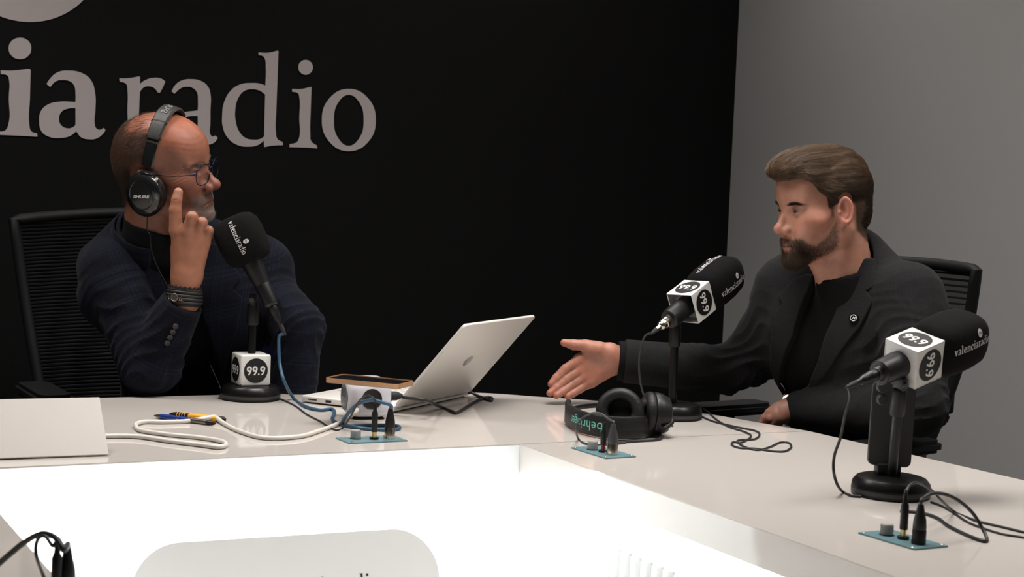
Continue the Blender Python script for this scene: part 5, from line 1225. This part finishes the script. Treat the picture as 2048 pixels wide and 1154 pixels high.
# hair
hmA = hair_mat('thin_brown_grey_hair', (.030, .014, .009), (.17, .09, .055)); gmA = hair_mat('grey_stubble', (.20, .17, .155), (.38, .34, .31)); bmA = hair_mat('grey_brown_brow', (.10, .07, .055), (.25, .2, .17))
P_, N_ = sample_surface(hVl, hF, 30000, lambda C_: hair_mask(C_, OA) * (1 - sstep(C_[:, 2], .06, .105) * .5), 11)
fl = np.column_stack([-.5 - .5 * (P_[:, 2] > .05), np.zeros(len(P_)), -.75 + 6 * np.clip(P_[:, 2] - .03, 0, .08)])
fl = fl + np.column_stack([.3 * np.sin(P_[:, 2] * 160 + P_[:, 0] * 90), .2 * np.sin(P_[:, 0] * 140), np.zeros(len(P_))]); S = grow(P_, N_, fl, .16, .019, 5, .35, 7, fn=lambda P: head_field(P, OA), loose=.0065); lowr = P_[:, 2] + .012 * RNG.normal(size=len(P_)) < .02; S1, S2 = S[~lowr], S[lowr]
o_ = strands('hair', xf(HA, S1.reshape(-1, 3)).reshape(S1.shape), hmA, pA_, .00014); o_['kind'] = 'stuff'; o_['label'] = 'thin brown hair on a balding head'
strands('nape_hair', xf(HA, S2.reshape(-1, 3)).reshape(S2.shape), hair_mat('dark_nape_hair', (.016, .009, .007), (.075, .042, .028)), pA_, .00014)['kind'] = 'stuff'
P_, N_ = sample_surface(hVl, hF, 5500, lambda C_: beard_mask(C_, OA), 12); S = grow(P_, N_, np.tile([.1, 0, -1.], (len(P_), 1)), .5, .0028, 3, .2, 8)
o_ = strands('beard', xf(HA, S.reshape(-1, 3)).reshape(S.shape), gmA, pA_, .00010); o_['kind'] = 'stuff'; o_['label'] = 'short grey beard'
brow_strands(pA_, OA, HA, hVl, hF, bmA, 500, .008, .00018)

# glasses
gls = thing('glasses', 'thin dark blue metal glasses on the man in headphones', 'glasses', tuple(xf(HA, np.array([[.098, 0, -.004]]))[0]))
m_gf = mat('dark_blue_metal', (.012, .016, .045), .3, metal=.6); m_gl = mat('lens_glass', (.95, .95, .97), .02, trans=1.0)
m_gl.node_tree.nodes['Principled BSDF'].inputs['IOR'].default_value = 1.06
for sg in (-1, 1):
    c = np.array([.1005, sg * .033, -.009]); Mg = HA @ frame(c, (0, 1, 0), (1, sg * .16, -.14))
    pts = [( .0265 * math.copysign(abs(math.cos(a)) ** .8, math.cos(a)), .0215 * math.copysign(abs(math.sin(a)) ** .85, math.sin(a)), 0) for a in np.linspace(0, 2 * math.pi, 33)[:-1]]
    V, F = tube_data(xf(Mg, pts + pts[:1]), .0010, 8); rm = mesh('rim', V, F, m_gf, gls, 60)
    prism('lens', [p[:2] for p in pts], .0012, Mg, m_gl, gls)
    h = np.array([.094, sg * .0585, -.002]); tube('temple_arm', xf(HA, [h, (.085, sg * .069, -.001), (.05, sg * .0765, 0), (.0, sg * .0800, .004), (-.02, sg * .0805, -.002), (-.034, sg * .079, -.02)]), .0013, m_gf, gls, 8)
    box('hinge', (.012, .0022, .0036), HA @ frame((.0905, sg * .0625, -.002), (1, sg * -.8, 0), (0, 0, 1)), m_gf, gls, bev=.0005)
tube('bridge', xf(HA, [(.1035, -.010, -.003), (.1065, 0, .001), (.1035, .010, -.003)]), .0011, m_gf, gls, 8)
# headphones on the head
hpn = thing('headphones', 'black studio headphones worn by the man in the navy jacket', 'headphones', tuple(HA[:3, 3]))
m_hpb = mat('glossy_black', (.009, .009, .010), .18, coat=.3); m_pad = mat('headband_pad', (.022, .021, .020), .55, bump=.3, bscale=120)
upb = nrm((.26, 0, 1)); fwb = np.cross((0, 1, 0), upb)
cupx, cupz = -.006, -.034
def band_pt(a, rr, dz=0): return np.array([cupx, 0, cupz + .03]) + np.array([0, math.cos(a) * rr * .087, 0]) + upb * (math.sin(a) * rr * .133 + dz)
ringpts = np.linspace(0, math.pi, 41)
def strap(name, a0, a1, w, th, rr, m, par, n=40):
    V, F = [], []
    for i in range(n + 1):
        a = math.radians(a0 + (a1 - a0) * i / n); p = band_pt(a, rr); q = band_pt(a, rr + .01); nn_ = nrm(q - p); ww = w if not callable(w) else w(i / n)
        for (u_, v_) in ((-1, 0), (-.8, 1), (.8, 1), (1, 0), (.8, -1), (-.8, -1)): V.append(p + fwb * (u_ * ww / 2) + nn_ * (v_ * th / 2))
    for i in range(n):
        for j in range(6): F.append((i * 6 + j, i * 6 + (j + 1) % 6, (i + 1) * 6 + (j + 1) % 6, (i + 1) * 6 + j))
    F.append(tuple(range(6))); F.append(tuple(n * 6 + j for j in range(6))[::-1])
    return mesh(name, xf(HA, V), F, m, par, 45)
strap('headband', 38, 142, lambda t: .030 + .006 * math.sin(t * math.pi), .0085, 1.03, m_pad, hpn)
for k, a in enumerate((40, 58, 122, 140)): strap('band_seam', a - .7, a + .7, .0365, .0092, 1.03, m_rub, hpn, 2)
for a0, a1 in ((12, 42), (138, 168)): strap('slider_arm', a0, a1, .026, .0055, 1.005, m_hpb, hpn, 16)
for a in (35, 145): strap('slider_trim', a - 1, a + 1, .0285, .0066, 1.01, m_chrome, hpn, 2)
for sg in (-1, 1):
    Mc_ = HA @ frame((cupx, sg * .088, cupz), (0, 0, 1), (-.10, sg, .02))
    sh_ = lathe('ear_cup', [(.040, -.004), (.0425, .002), (.0425, .010), (.040, .016), (.033, .0215), (.0275, .0230), (.0265, .0222), (.0255, .0222), (.0245, .0232), (.010, .0240)], Mc_ @ np.diag([1.14, 1, 1, 1]), m_hpb, hpn, 48)
    torus('ear_cushion', .031, .0095, (Mc_ @ np.diag([1.14, 1, 1, 1])) @ np.array([[1, 0, 0, 0], [0, 1, 0, 0], [0, 0, 1, -.009], [0, 0, 0, 1.]]), m_lea, sh_, 48, 12)
    box('yoke', (.030, .026, .012), HA @ frame((cupx + .012, sg * .092, cupz + .042), fwb, upb) @ np.eye(4), m_hpb, hpn, bev=.004)
    lathe('pivot', [(.0035, 0), (.0035, .003)], HA @ frame((cupx + .032, sg * .098, cupz + .034), (0, 0, 1), (.3, sg, 0)), m_chrome, hpn, 14)
    if sg < 0:
        V, F = text_vf('SHURE', .0125, .0006 / .0125, .25, 1.0); V = V * [1, .68, 1]; Mt = Mc_.copy(); xx_ = Mc_[:3, 2]; rgt = nrm(np.cross(HA[:3, 2], xx_)); 
        mesh('lettering', xf(frame(Mc_[:3, 3] + xx_ * .0244 + HA[:3, 2] * -.002, rgt, xx_), flat(V, 1, 0)), F, m_wink, sh_)
V, F = text_vf('SHURE', .019, .02, 0, 1.0)
W = []
for v in V:
    a = math.radians(97) - v[0] / .128; p = band_pt(a, 1.03); q = band_pt(a, 1.04); W.append(p + nrm(q - p) * .0056 + fwb * (v[1] * 1.0))
mesh('lettering', xf(HA, W), F, mat('grey_print', (.18, .18, .18), .5), hpn)
cw = xf(HA, np.array([[cupx, -.098, cupz - .045]]))[0]
cable('thin headphone cable running down the front of the navy jacket', [cw + Z * .003, cw - Z * .03, at(300, 470, 3.36), at(303, 500, 3.385), at(318, 540, 3.40), at(352, 600, 3.405), at(395, 640, 3.50), at(412, 668, 3.53), at(408, 700, 3.52), at(425, 740, 3.50), at(440, 775, 3.48), at(442, 800, 3.46)], .0012, m_cable, name='headphone_cable')
# ================================================================ PERSON B (right, bearded)
Bd = Body(RS=at(1578, 600, 3.50), LS=at(1818, 592, 3.24), pelvis=at(1722, 1010, 3.50), RE=at(1478, 742, 3.52), RW=at(1248, 722, 3.515),
          LE=at(1838, 815, 3.13), LW=at(1590, 822, 3.40), neck=at(1697, 510, 3.36))
pB_ = thing('person', 'bearded young man in a dark grey suit jacket, holding out an open hand', 'person', tuple(Bd.pel), 'people at the table')
skB = skin_mat('skin_pale', OB['skin'])
bV, bF, bT = build_head(pB_, OB, HB); bVl = xf(np.linalg.inv(HB), bV)
yh = 3.49
def q_(px, py, dy=0): return at(px, py, yh + dy)
JB = {'palm': [(q_(1222, 708, .01), q_(1160, 719, 0), .0200, .0125), (q_(1222, 716, .01), q_(1162, 737, 0), .0200, .0125), (q_(1222, 725, .01), q_(1170, 752, 0), .0200, .0120), (q_(1220, 732, .008), q_(1182, 764, 0), .0215, .0130),
               (q_(1216, 704, .0), q_(1180, 697, -.008), .0190, .0150)],
      'fingers': [
        [(q_(1161, 719), .0125), (q_(1131, 738.5, -.004), .0108), (q_(1113, 756, -.010), .0094), (q_(1102.5, 768, -.016), .0080)],
        [(q_(1164, 737), .0122), (q_(1133, 758.5, -.008), .0104), (q_(1113, 776, -.018), .0092), (q_(1100, 786, -.026), .0080)],
        [(q_(1170, 751), .0120), (q_(1143, 771, -.008), .0100), (q_(1124, 784, -.020), .0090), (q_(1113, 791, -.028), .0078)],
        [(q_(1182, 763), .0115), (q_(1159, 778, -.006), .0094), (q_(1145, 787, -.014), .0084), (q_(1135.5, 792.5, -.020), .0074)],
        [(q_(1196, 699, -.004), .0175), (q_(1170, 691, -.008), .0125), (q_(1146.6, 689.5, -.008), .0110), (q_(1128, 685.5, -.006), .0080)]]}
foreB = [(q_(1222, 717, .01), Bd.RW, .0250, .0285), (Bd.RW, Bd.RE, .029, .040)]
cre = [(q_(1196, 712, -.0215), q_(1176, 752, -.0185), .0012), (q_(1160, 727, -.014), q_(1188, 742, -.022), .0010), (q_(1168, 712, -.016), q_(1200, 722, -.0225), .0010)]
rV, rF, rfn = hand_mesh(JB, foreB, crease=cre)
rT = np.tile(np.array([.40, .175, .120]), (len(rV), 1))
for ch in JB['fingers']: rT = mixc(rT, (.43, .13, .088), .45 * bump3(rV, ch[-1][0], (.014, .02, .012))); rT = mixc(rT, (.41, .13, .088), .35 * bump3(rV, ch[0][0], (.014, .02, .012)))
rT = mixc(rT, (.42, .13, .09), .4 * bump3(rV, q_(1195, 752, -.02), (.03, .02, .015))); rT = mixc(rT, (.38, .21, .155), .4 * bump3(rV, q_(1196, 722, -.02), (.018, .02, .012)))
# left hand resting on the table edge
J2 = {'palm': [(at(1578, 815, 3.385), at(1556, 818, 3.375), .0190, .0130), (at(1578, 822, 3.38), at(1553, 827, 3.365), .0190, .0130), (at(1578, 828, 3.375), at(1555, 836, 3.36), .0180, .0125)],
      'fingers': [[(at(1556, 818, 3.375), .0125), (at(1540, 826, 3.37), .0105), (at(1530, 836, 3.37), .0090), (at(1524, 844, 3.37), .0078)],
                  [(at(1553, 826, 3.365), .0125), (at(1540, 837, 3.36), .0105), (at(1535, 850, 3.37), .0090), (at(1536, 860, 3.38), .0078)],
                  [(at(1555, 834, 3.36), .0120), (at(1546, 845, 3.36), .0100), (at(1545, 858, 3.37), .0086), (at(1548, 866, 3.38), .0075)],
                  [(at(1560, 838, 3.36), .0110), (at(1554, 849, 3.365), .0090), (at(1555, 860, 3.37), .0080), (at(1558, 866, 3.38), .0070)],
                  [(at(1574, 812, 3.40), .0130), (at(1560, 812, 3.41), .0110), (at(1547, 818, 3.41), .0090), (at(1540, 824, 3.41), .0080)]]}
lV, lF, _ = hand_mesh(J2, [(at(1580, 821, 3.38), Bd.LW + nrm(Bd.LE - Bd.LW) * .03, .022, .027), (Bd.LW, Bd.LE, .028, .04)])
lT = np.tile(np.array([.34, .16, .115]), (len(lV), 1))
bcB = lambda P: smin(Bd.torso(P, -.016), smin(Bd.arm(P, -1, (.044, .038, .037, .026)), Bd.arm(P, 1, (.044, .038, .037, .026)), .01), .03)
cb_, cf_ = sdf_vf(bcB, np.array([.2, 2.9, .42]), np.array([1.15, 3.85, 1.2]), .011)
V_, F_, T_ = join_vf([(bV, bF, bT), (rV, rF, rT), (lV, lF, lT), (cb_, cf_, np.tile(np.array(OB['skin']), (len(cb_), 1)))])
np_mesh('body', V_, F_, skB, pB_, tone=T_)
eyes(pB_, OB, HB, (1, -.12, -.12), m_iris_g)
fB = Bd.M[:3, 1] * np.array([1, 1, 0]); fB = nrm(fB); lB = nrm(Bd.M[:3, 0] * np.array([1, 1, 0]))
legsB = [(Bd.pel + lB * s_ * .1 - Z * .02, Bd.pel + lB * s_ * .14 + fB * .43, .085, .058) for s_ in (-1, 1)]; ankB = [np.array([k[1][0], k[1][1], .09]) for k in legsB]
trB = lambda P: smin(np.minimum.reduce([smin(cone(P, a, b, ra, rb), cone(P, b, an, rb, .045), .02) for (a, b, ra, rb), an in zip(legsB, ankB)]), ell(P, Bd.pel, (.17, .15, .12)), .05).astype(f32)
tv, tf2 = sdf_vf(trB, Bd.pel + [-.65, -.65, -.62], Bd.pel + [.4, .3, .2], .014); np_mesh('trousers', tv, tf2, mat('grey_trousers', (.018, .018, .019), .9), pB_)
for an in ankB: box('shoe', (.27, .09, .08), frame(an + fB * .07 - Z * .05, fB, Z), MATS['black_shoe'], pB_, bev=.03, seg=4)
axrB = nrm(Bd.RW - Bd.RE); cuffR = Bd.RW + axrB * .0; axlB = nrm(Bd.LW - Bd.LE); cuffL = Bd.LW - axlB * .008
def torsoB(P): return Bd.torso(P, .014)
def jB_out(P): return jB_full(P, None)
def jB_full(P, cut):
    d = torsoB(P)
    if cut is not None: d = smax(d, -cut, .004)
    d = smin(d, Bd.arm(P, -1, (.068, .058, .057, .047), 0, .02), .035); d = smin(d, Bd.arm(P, 1, (.070, .058, .057, .044), 0, .014), .03)
    d = d - folds(P, Bd.RE, nrm(Bd.RE - Bd.RS), .17, .0055, .095, 21) - folds(P, Bd.LE + np.array([-.02, 0, .05]), nrm(Bd.LE - Bd.LS), .16, .0055, .085, 22)
    d = d - folds(P, Bd.LS + np.array([-.03, -.03, -.12]), nrm((1, 0, .9)), .12, .0035, .09, 23) - f32(.0018) * wav(P, 5.0, 24)
    return d
torsoBw = lambda P: torsoB(P) - f32(.0018) * wav(P, 5.0, 24)
VB = px_poly(Bd, torsoB, [(1630, 550), (1612, 600), (1590, 670), (1562, 760), (1540, 850)]) + [(-.12, -.62), (.03, -.62)] + px_poly(Bd, torsoB, [(1600, 850), (1615, 800), (1640, 720), (1668, 640), (1690, 585), (1706, 548)]) + [(.075, .16), (-.075, .16)]
def jacketB(P):
    q = Bd.loc(P); v = np.maximum(poly2(q[:, 0], q[:, 2], VB), -q[:, 1]); d = jB_full(P, v)
    near = cone(P, Bd.RE, Bd.RW + axrB * .2, .08, .07) < 0; d = np.where(near, np.maximum(d, (P - vec(cuffR)) @ vec(axrB)), d)
    near = cone(P, Bd.LE, Bd.LW + axlB * .15, .08, .06) < 0; d = np.where(near, np.maximum(d, (P - vec(cuffL)) @ vec(axlB)), d)
    d = np.maximum(d, -(P[:, 2] - f32(.46))); nk = cone(P, xf(HB, np.array([[-.045, 0, -.15]]))[0], HB[:3, 3], .067, .066); d = smax(d, -nk, .006)
    return d.astype(f32)
NB1, NB2 = xf(HB, np.array([[-.035, 0, -.10], [-.052, 0, -.20]]))
jv, jf2 = sdf_vf(jacketB, np.array([.17, 2.88, .44]), np.array([1.12, 3.85, 1.28]), .0046)
m_jB = cloth_mat('charcoal_wool', (.0115, .0115, .0122), (.0140, .0140, .015), (.009, .009, .0096), .022, .12, .006, .12, .0026)
jkB = np_mesh('jacket', jv, jf2, m_jB, pB_, uv=garment_uv(Bd, jv)); jkB['label'] = 'dark grey suit jacket'
lapel('lapel', Bd, torsoBw, px_poly(Bd, torsoB, [(1722, 515), (1706, 548), (1690, 585), (1668, 640), (1640, 720), (1613, 802), (1665, 735), (1722, 655), (1752, 598), (1736, 580), (1764, 566), (1756, 515)]), .006, m_jB, pB_, 1)
lapel('lapel', Bd, torsoBw, px_poly(Bd, torsoB, [(1618, 545), (1630, 550), (1612, 600), (1590, 670), (1562, 760), (1552, 800), (1545, 740), (1548, 670), (1558, 620), (1570, 605), (1560, 590), (1590, 556)]), .006, m_jB, pB_, -1)
hdB = nrm(HB[:3, 3] + HB[:3, 0] * -.03 - Bd.neck)
collar('collar', Bd, xf(HB, np.array([[-.056, 0, -.170]]))[0], nrm(Z + fB * .35), .064, .074, .062, .006, m_jB, pB_, Bd.M[:3, 1], .8)
NB1, NB2 = xf(HB, np.array([[-.035, 0, -.10], [-.052, 0, -.20]]))
def teeB(P):
    d = Bd.torso(P, .002); nk = cone(P, NB2 - Z * .02, NB1, .066, .061); d = smin(d, nk, .02); d = np.maximum(d, (P - vec(at(1665, 556, 3.28))) @ vec(nrm(Z + fB * .45)))
    return (d - f32(.0015) * wav(P, 6, 31)).astype(f32)
kv, kf = sdf_vf(teeB, np.array([.35, 3.0, .5]), np.array([1.05, 3.8, 1.25]), .006); np_mesh('shirt', kv, kf, mat('black_tee', (.003, .003, .0033), .9, bump=.3, bscale=400, spec=.2), pB_)['label'] = 'black crew neck shirt'
cv, cf2 = sdf_vf(lambda P: np.maximum(cone(P, Bd.RE, Bd.RW + axrB * .1, .05, .041), (P - vec(cuffR + axrB * .014)) @ vec(axrB)).astype(f32), cuffR - .09, cuffR + .09, .003); np_mesh('shirt_cuff', cv, cf2, MATS['black_tee'], pB_)
# lapel pin, chest pocket, wristwatch
def on_front(B, outer, x, z):
    o = (B.M @ np.array([x, 0, z, 1]))[:3]; dr = B.M[:3, 1]; ts_ = np.linspace(.02, .24, 120); dd = outer((o + dr * ts_[:, None]).astype(f32)); i = np.where(dd > 0)[0]; t_ = ts_[i[0]] if len(i) else .1
    p = o + dr * t_; return p, grad(outer, p[None].astype(f32))[0].astype(float)
def loc_px(B, px, py, y): return xf(B.Mi, at(px, py, y)[None])[0]
lp = loc_px(Bd, 1687, 649, 3.22); p, n_ = on_front(Bd, jB_out, lp[0], lp[2])
pn = lathe('lapel_pin', [(.0105, .004), (.0105, .0115), (.0095, .013)], frame(p, (1, 0, 0), n_), m_blk, pB_, 28)
torus('pin_ring', .0062, .0007, frame(p + n_ * .0135, (1, 0, 0), n_), m_wink, pn, 28, 6); V, F = text_vf('N', .0075, .0003 / .0075, .4); mesh('pin_mark', xf(frame(p + n_ * .0137, np.cross(Z, n_), n_), flat(V)), F, m_wink, pn)
W = []
for (px, py) in ((1690, 706), (1743, 667), (1746, 675), (1693, 714)):
    l_ = loc_px(Bd, px, py, 3.19); p, n_ = on_front(Bd, jB_out, l_[0], l_[2]); W.append(p + n_ * .001)
W2 = [w + Bd.M[:3, 1] * .0035 for w in W]
mesh('pocket_welt', W + W2, [(0, 1, 2, 3)[::-1], (4, 5, 6, 7), (0, 1, 5, 4), (1, 2, 6, 5), (2, 3, 7, 6), (3, 0, 4, 7)], m_jB, pB_)
wt = nrm(Bd.LE - Bd.LW); wc_ = Bd.LW + axlB * .012
wa = thing('wristwatch', 'steel wristwatch at the cuff of the man in the grey jacket', 'watch', tuple(wc_))
torus('bracelet', .0305, .0030, frame(wc_, (0, 0, 1), wt), m_chrome, wa, 44, 8, sy=.9); torus('bracelet', .0300, .0030, frame(wc_ - wt * .006, (0, 0, 1), wt), m_chrome, wa, 44, 8, sy=.9)
lathe('watch_case', [(.014, -.003), (.015, .002), (.0135, .005), (.0125, .0048)], frame(wc_ + np.array([-.01, -.02, .024]), wt, (-.3, -.65, .75)), m_chrome, wa, 28)
# hair: combed-back mass with a quiff, strands laid over it
def hairB(P):
    Q = P
    d = ell(Q, (-.012, 0, .038), (.0965, .081, .089))
    d = smin(d, ell(Q, (.042, .0, .096), (.060, .058, .030)), .02)
    d = smin(d, ell(Q, (.092, .004, .084), (.030, .046, .020)), .018)
    Qa = Q.copy(); Qa[:, 1] = np.abs(Q[:, 1]); d = smin(d, ell(Qa, (.052, .040, .070), (.032, .030, .026)), .012)
    x, y, z = Q[:, 0], np.abs(Q[:, 1]), Q[:, 2]
    hp_ = poly2(x, z, [(.135, .055), (.104, .062), (.080, .070), (.060, .060), (.042, .038), (.026, .027), (.024, .002), (.022, -.014), (.013, -.014), (.011, .022), (-.002, .036), (-.022, .028), (-.036, -.010), (-.042, -.050), (-.066, -.078), (-.16, -.05), (-.16, .2), (.14, .2)])
    d = smin(d, ell(Q, (-.060, 0, -.016), (.048, .062, .064)), .02)
    fade = .006 * (1 - sstep(z, -.03, .045))
    d = d + f32(1) * fade.astype(f32)
    g = wav(Q * vec((.18, 1, .75)), 38, 41) * .0016 + wav(Q * vec((.12, 1, .8)), 85, 42) * .0008
    d = d - g.astype(f32)
    return smax(d, hp_, .006).astype(f32)
hv, hf = sdf_vf(hairB, np.array([-.125, -.10, -.09]), np.array([.14, .10, .15]), .0022)
hmB_ = mat('brown_hair_mass', (.034, .020, .013), .9, bump=.3, bscale=300, spec=.05); hairo = np_mesh('hair', xf(HB, hv * .975), hf, hmB_, pB_); hairo['label'] = 'brown hair combed back from the forehead'
hmB = hair_mat('brown_hair', (.045, .026, .015), (.19, .115, .065), .38); bmB = hair_mat('brown_beard', (.020, .012, .008), (.10, .056, .034), .5); emB = hair_mat('dark_brow', (.02, .012, .009), (.05, .03, .02))
P_, N_ = sample_surface(hv, hf, 34000, lambda C_: (.3 + sstep(C_[:, 2], -.02, .03)) , 51)
# combed back over the top, curling forward at the very front
fr = sstep(P_[:, 0], .075, .115)[:, None]
fl = np.column_stack([-np.ones(len(P_)), .25 * np.sin(P_[:, 2] * 50) + .3 * (P_[:, 1] > 0) - .15, -.25 - .9 * sstep(-P_[:, 0], .0, .09)]) * (1 - fr * .3) + fr * np.array([-.2, .35, .9]) * .9
fl = fl - N_ * (fl * N_).sum(1)[:, None]
S = grow(P_, N_, fl, .06, .045, 8, .12, 52, fn=hairB, loose=.0022) * .975; up_ = P_[:, 2] + .25 * P_[:, 0] + .012 * RNG.normal(size=len(P_)) > .055
for nm_, sel, mm_ in (('top_strands', up_, hmB), ('side_strands', ~up_, hair_mat('dark_brown_hair', (.022, .013, .009), (.075, .045, .028), .4))):
    S_ = S[sel]; strands(nm_, xf(HB, S_.reshape(-1, 3)).reshape(S_.shape), mm_, hairo, .00018)['kind'] = 'stuff'
P_, N_ = sample_surface(bVl, bF, 4500, lambda C_: hair_mask(C_, OB) * (1 - sstep(C_[:, 2], .03, .05)), 53)
S = grow(P_, N_, np.tile([-.4, 0, -1.], (len(P_), 1)), .3, .006, 3, .1, 54); strands('short_hair', xf(HB, S.reshape(-1, 3)).reshape(S.shape), hmB, hairo, .00017)['kind'] = 'stuff'
P_, N_ = sample_surface(bVl, bF, 17000, lambda C_: beard_mask(C_, OB) * (.35 + .65 * sstep(C_[:, 0], .03, .06) + .3 * sstep(-C_[:, 2], .07, .09)), 55)
fl = np.column_stack([.25 * np.ones(len(P_)), np.zeros(len(P_)), -np.ones(len(P_))]); ln = (.0036 + .0062 * sstep(P_[:, 0], .045, .075)) * (1 - .5 * sstep(P_[:, 0], .078, .088) * sstep(P_[:, 2], -.074, -.064))
S = grow(P_, N_, fl, .42, ln, 4, .35, 56); o_ = strands('beard', xf(HB, S.reshape(-1, 3)).reshape(S.shape), bmB, pB_, .00013); o_['kind'] = 'stuff'; o_['label'] = 'full brown beard'
brow_strands(pB_, OB, HB, bVl, bF, emB, 1100, .0080, .00013)

# ================================================================ OFFICE CHAIRS
m_mesh = mat('black_mesh_fabric', (.004, .004, .0045), .85, spec=.2); m_chr = mat('black_chair_plastic', (.005, .005, .0055), .6, spec=.22)
def chair(label, tl_, tr_, bl_, br_, depth_f, ribs=26, arms=()):
    """backrest from its four corners (world), seat and base below it"""
    tl_, tr_, bl_, br_ = map(np.array, (tl_, tr_, bl_, br_)); c = (bl_ + br_) / 2; w = nrm((tr_ - tl_) * [1, 1, 0]); f = np.cross(w, Z); f = f if f @ depth_f > 0 else -f
    seat_c = np.array([c[0], c[1], .47]) + f * .25; t = thing('office_chair', label, 'chair', (seat_c[0], seat_c[1], 0), 'black mesh office chairs')
    def sheet(a, b):   # a across -1..1, b bottom..top 0..1, bowed back
        L_ = bl_ * (1 - b) + tl_ * b; R_ = br_ * (1 - b) + tr_ * b; p = L_ * (1 - a) / 2 + R_ * (1 + a) / 2; return p - f * .045 * (1 - a * a) + f * .03 * math.sin(b * 3.1) * -1
    edge = [sheet(-1, b) for b in np.linspace(0, 1, 12)] + [sheet(a, 1 + .012 * (1 - a * a)) for a in np.linspace(-.94, .94, 14)] + [sheet(1, b) for b in np.linspace(1, 0, 12)] + [sheet(a, 0) for a in np.linspace(.94, -.94, 12)]
    V, F = tube_data(edge + edge[:1], .013, 10); fr_ = mesh('back_frame', V, F, m_chr, t, 60)
    V, F = [], []
    for k in range(ribs):
        b = .03 + .94 * k / (ribs - 1); v, f_ = tube_data([sheet(a, b) for a in np.linspace(-.97, .97, 13)], .0026, 5); b0_ = len(V); V += list(v); F += [tuple(i + b0_ for i in q) for q in f_]
    mesh('mesh_rib', V, F, m_mesh, fr_, 60)['kind'] = 'stuff'
    V, F = [], []
    n1, n2_ = 12, 16
    for i in range(n2_ + 1):
        for j in range(n1 + 1): V.append(sheet(-.98 + 1.96 * j / n1, .02 + .96 * i / n2_) - f * .006)
    for i in range(n2_):
        for j in range(n1): F.append((i * (n1 + 1) + j, i * (n1 + 1) + j + 1, (i + 1) * (n1 + 1) + j + 1, (i + 1) * (n1 + 1) + j))
    mm = mat('see_through_mesh', (.004, .004, .0045), .85, spec=.2, alpha=.8); mesh('back_mesh', V, F, mm, fr_, 60)
    box('lumbar_support', (.20, .02, .09), frame(sheet(0, .33) - f * .02, w, Z), m_chr, fr_, bev=.008, seg=3)
    tube('back_spine', [sheet(0, .3) - f * .03, sheet(0, .02) - f * .04, seat_c - f * .24 - Z * .05, seat_c - f * .05 - Z * .06], .016, m_chr, t)
    box('seat', (.48, .46, .07), frame(seat_c, w, Z), mat('black_seat_fabric', (.011, .011, .012), .9), t, bev=.025, seg=4)
    lathe('gas_column', [(.028, .10), (.028, .28), (.02, .285), (.02, .43)], frame((seat_c[0], seat_c[1], 0), w, Z), m_chr, t, 20)
    for k in range(5):
        a = 2 * math.pi * k / 5 + .3; e = np.array([math.cos(a), math.sin(a), 0]); leg = tube('leg', [np.array([seat_c[0], seat_c[1], .11]) + e * .02, np.array([seat_c[0], seat_c[1], .09]) + e * .3], [.022, .014], m_chr, t, 8, 0)
        lathe('caster', [(.006, -.014), (.028, -.013), (.028, .013), (.006, .014)], frame(np.array([seat_c[0], seat_c[1], .0285]) + e * .3, Z, (-e[1], e[0], 0)), m_rub, leg, 20)
    for (p, post) in arms:
        p = np.array(p); ar = prism('armrest', rrect(.25, .085, .03, 5), .026, frame(p - Z * .026, f, Z), m_chr, t, bev=.008)
        tube('armrest_post', [p - Z * .03, p - Z * .10 - f * .01, np.array([p[0], p[1], .47]) - f * .03 + (seat_c - p) * [.18, .18, 0]], [.022, .018, .018], m_chr, t)
    return t
tlA, trA = at(28, 440, 3.78), at(425, 426, 4.02); blA, brA = at(105, 905, 3.70), at(400, 900, 3.92)
chair('black mesh office chair behind the man in headphones', tlA, trA, blA, brA, np.array([.4, -1, 0]), 60, arms=[(at(88, 776, 3.56), 0)])
tlB, trB = at(1680, 520, 3.72), at(1952, 541, 3.40); blB, brB = at(1690, 905, 3.66), at(1850, 900, 3.42)
chair('black mesh office chair behind the bearded man', tlB, trB, blB, brB, np.array([-.6, -.7, 0]), 30, arms=[(at(1780, 882, 3.18), 0), (at(1452, 806, 3.66), 0)])
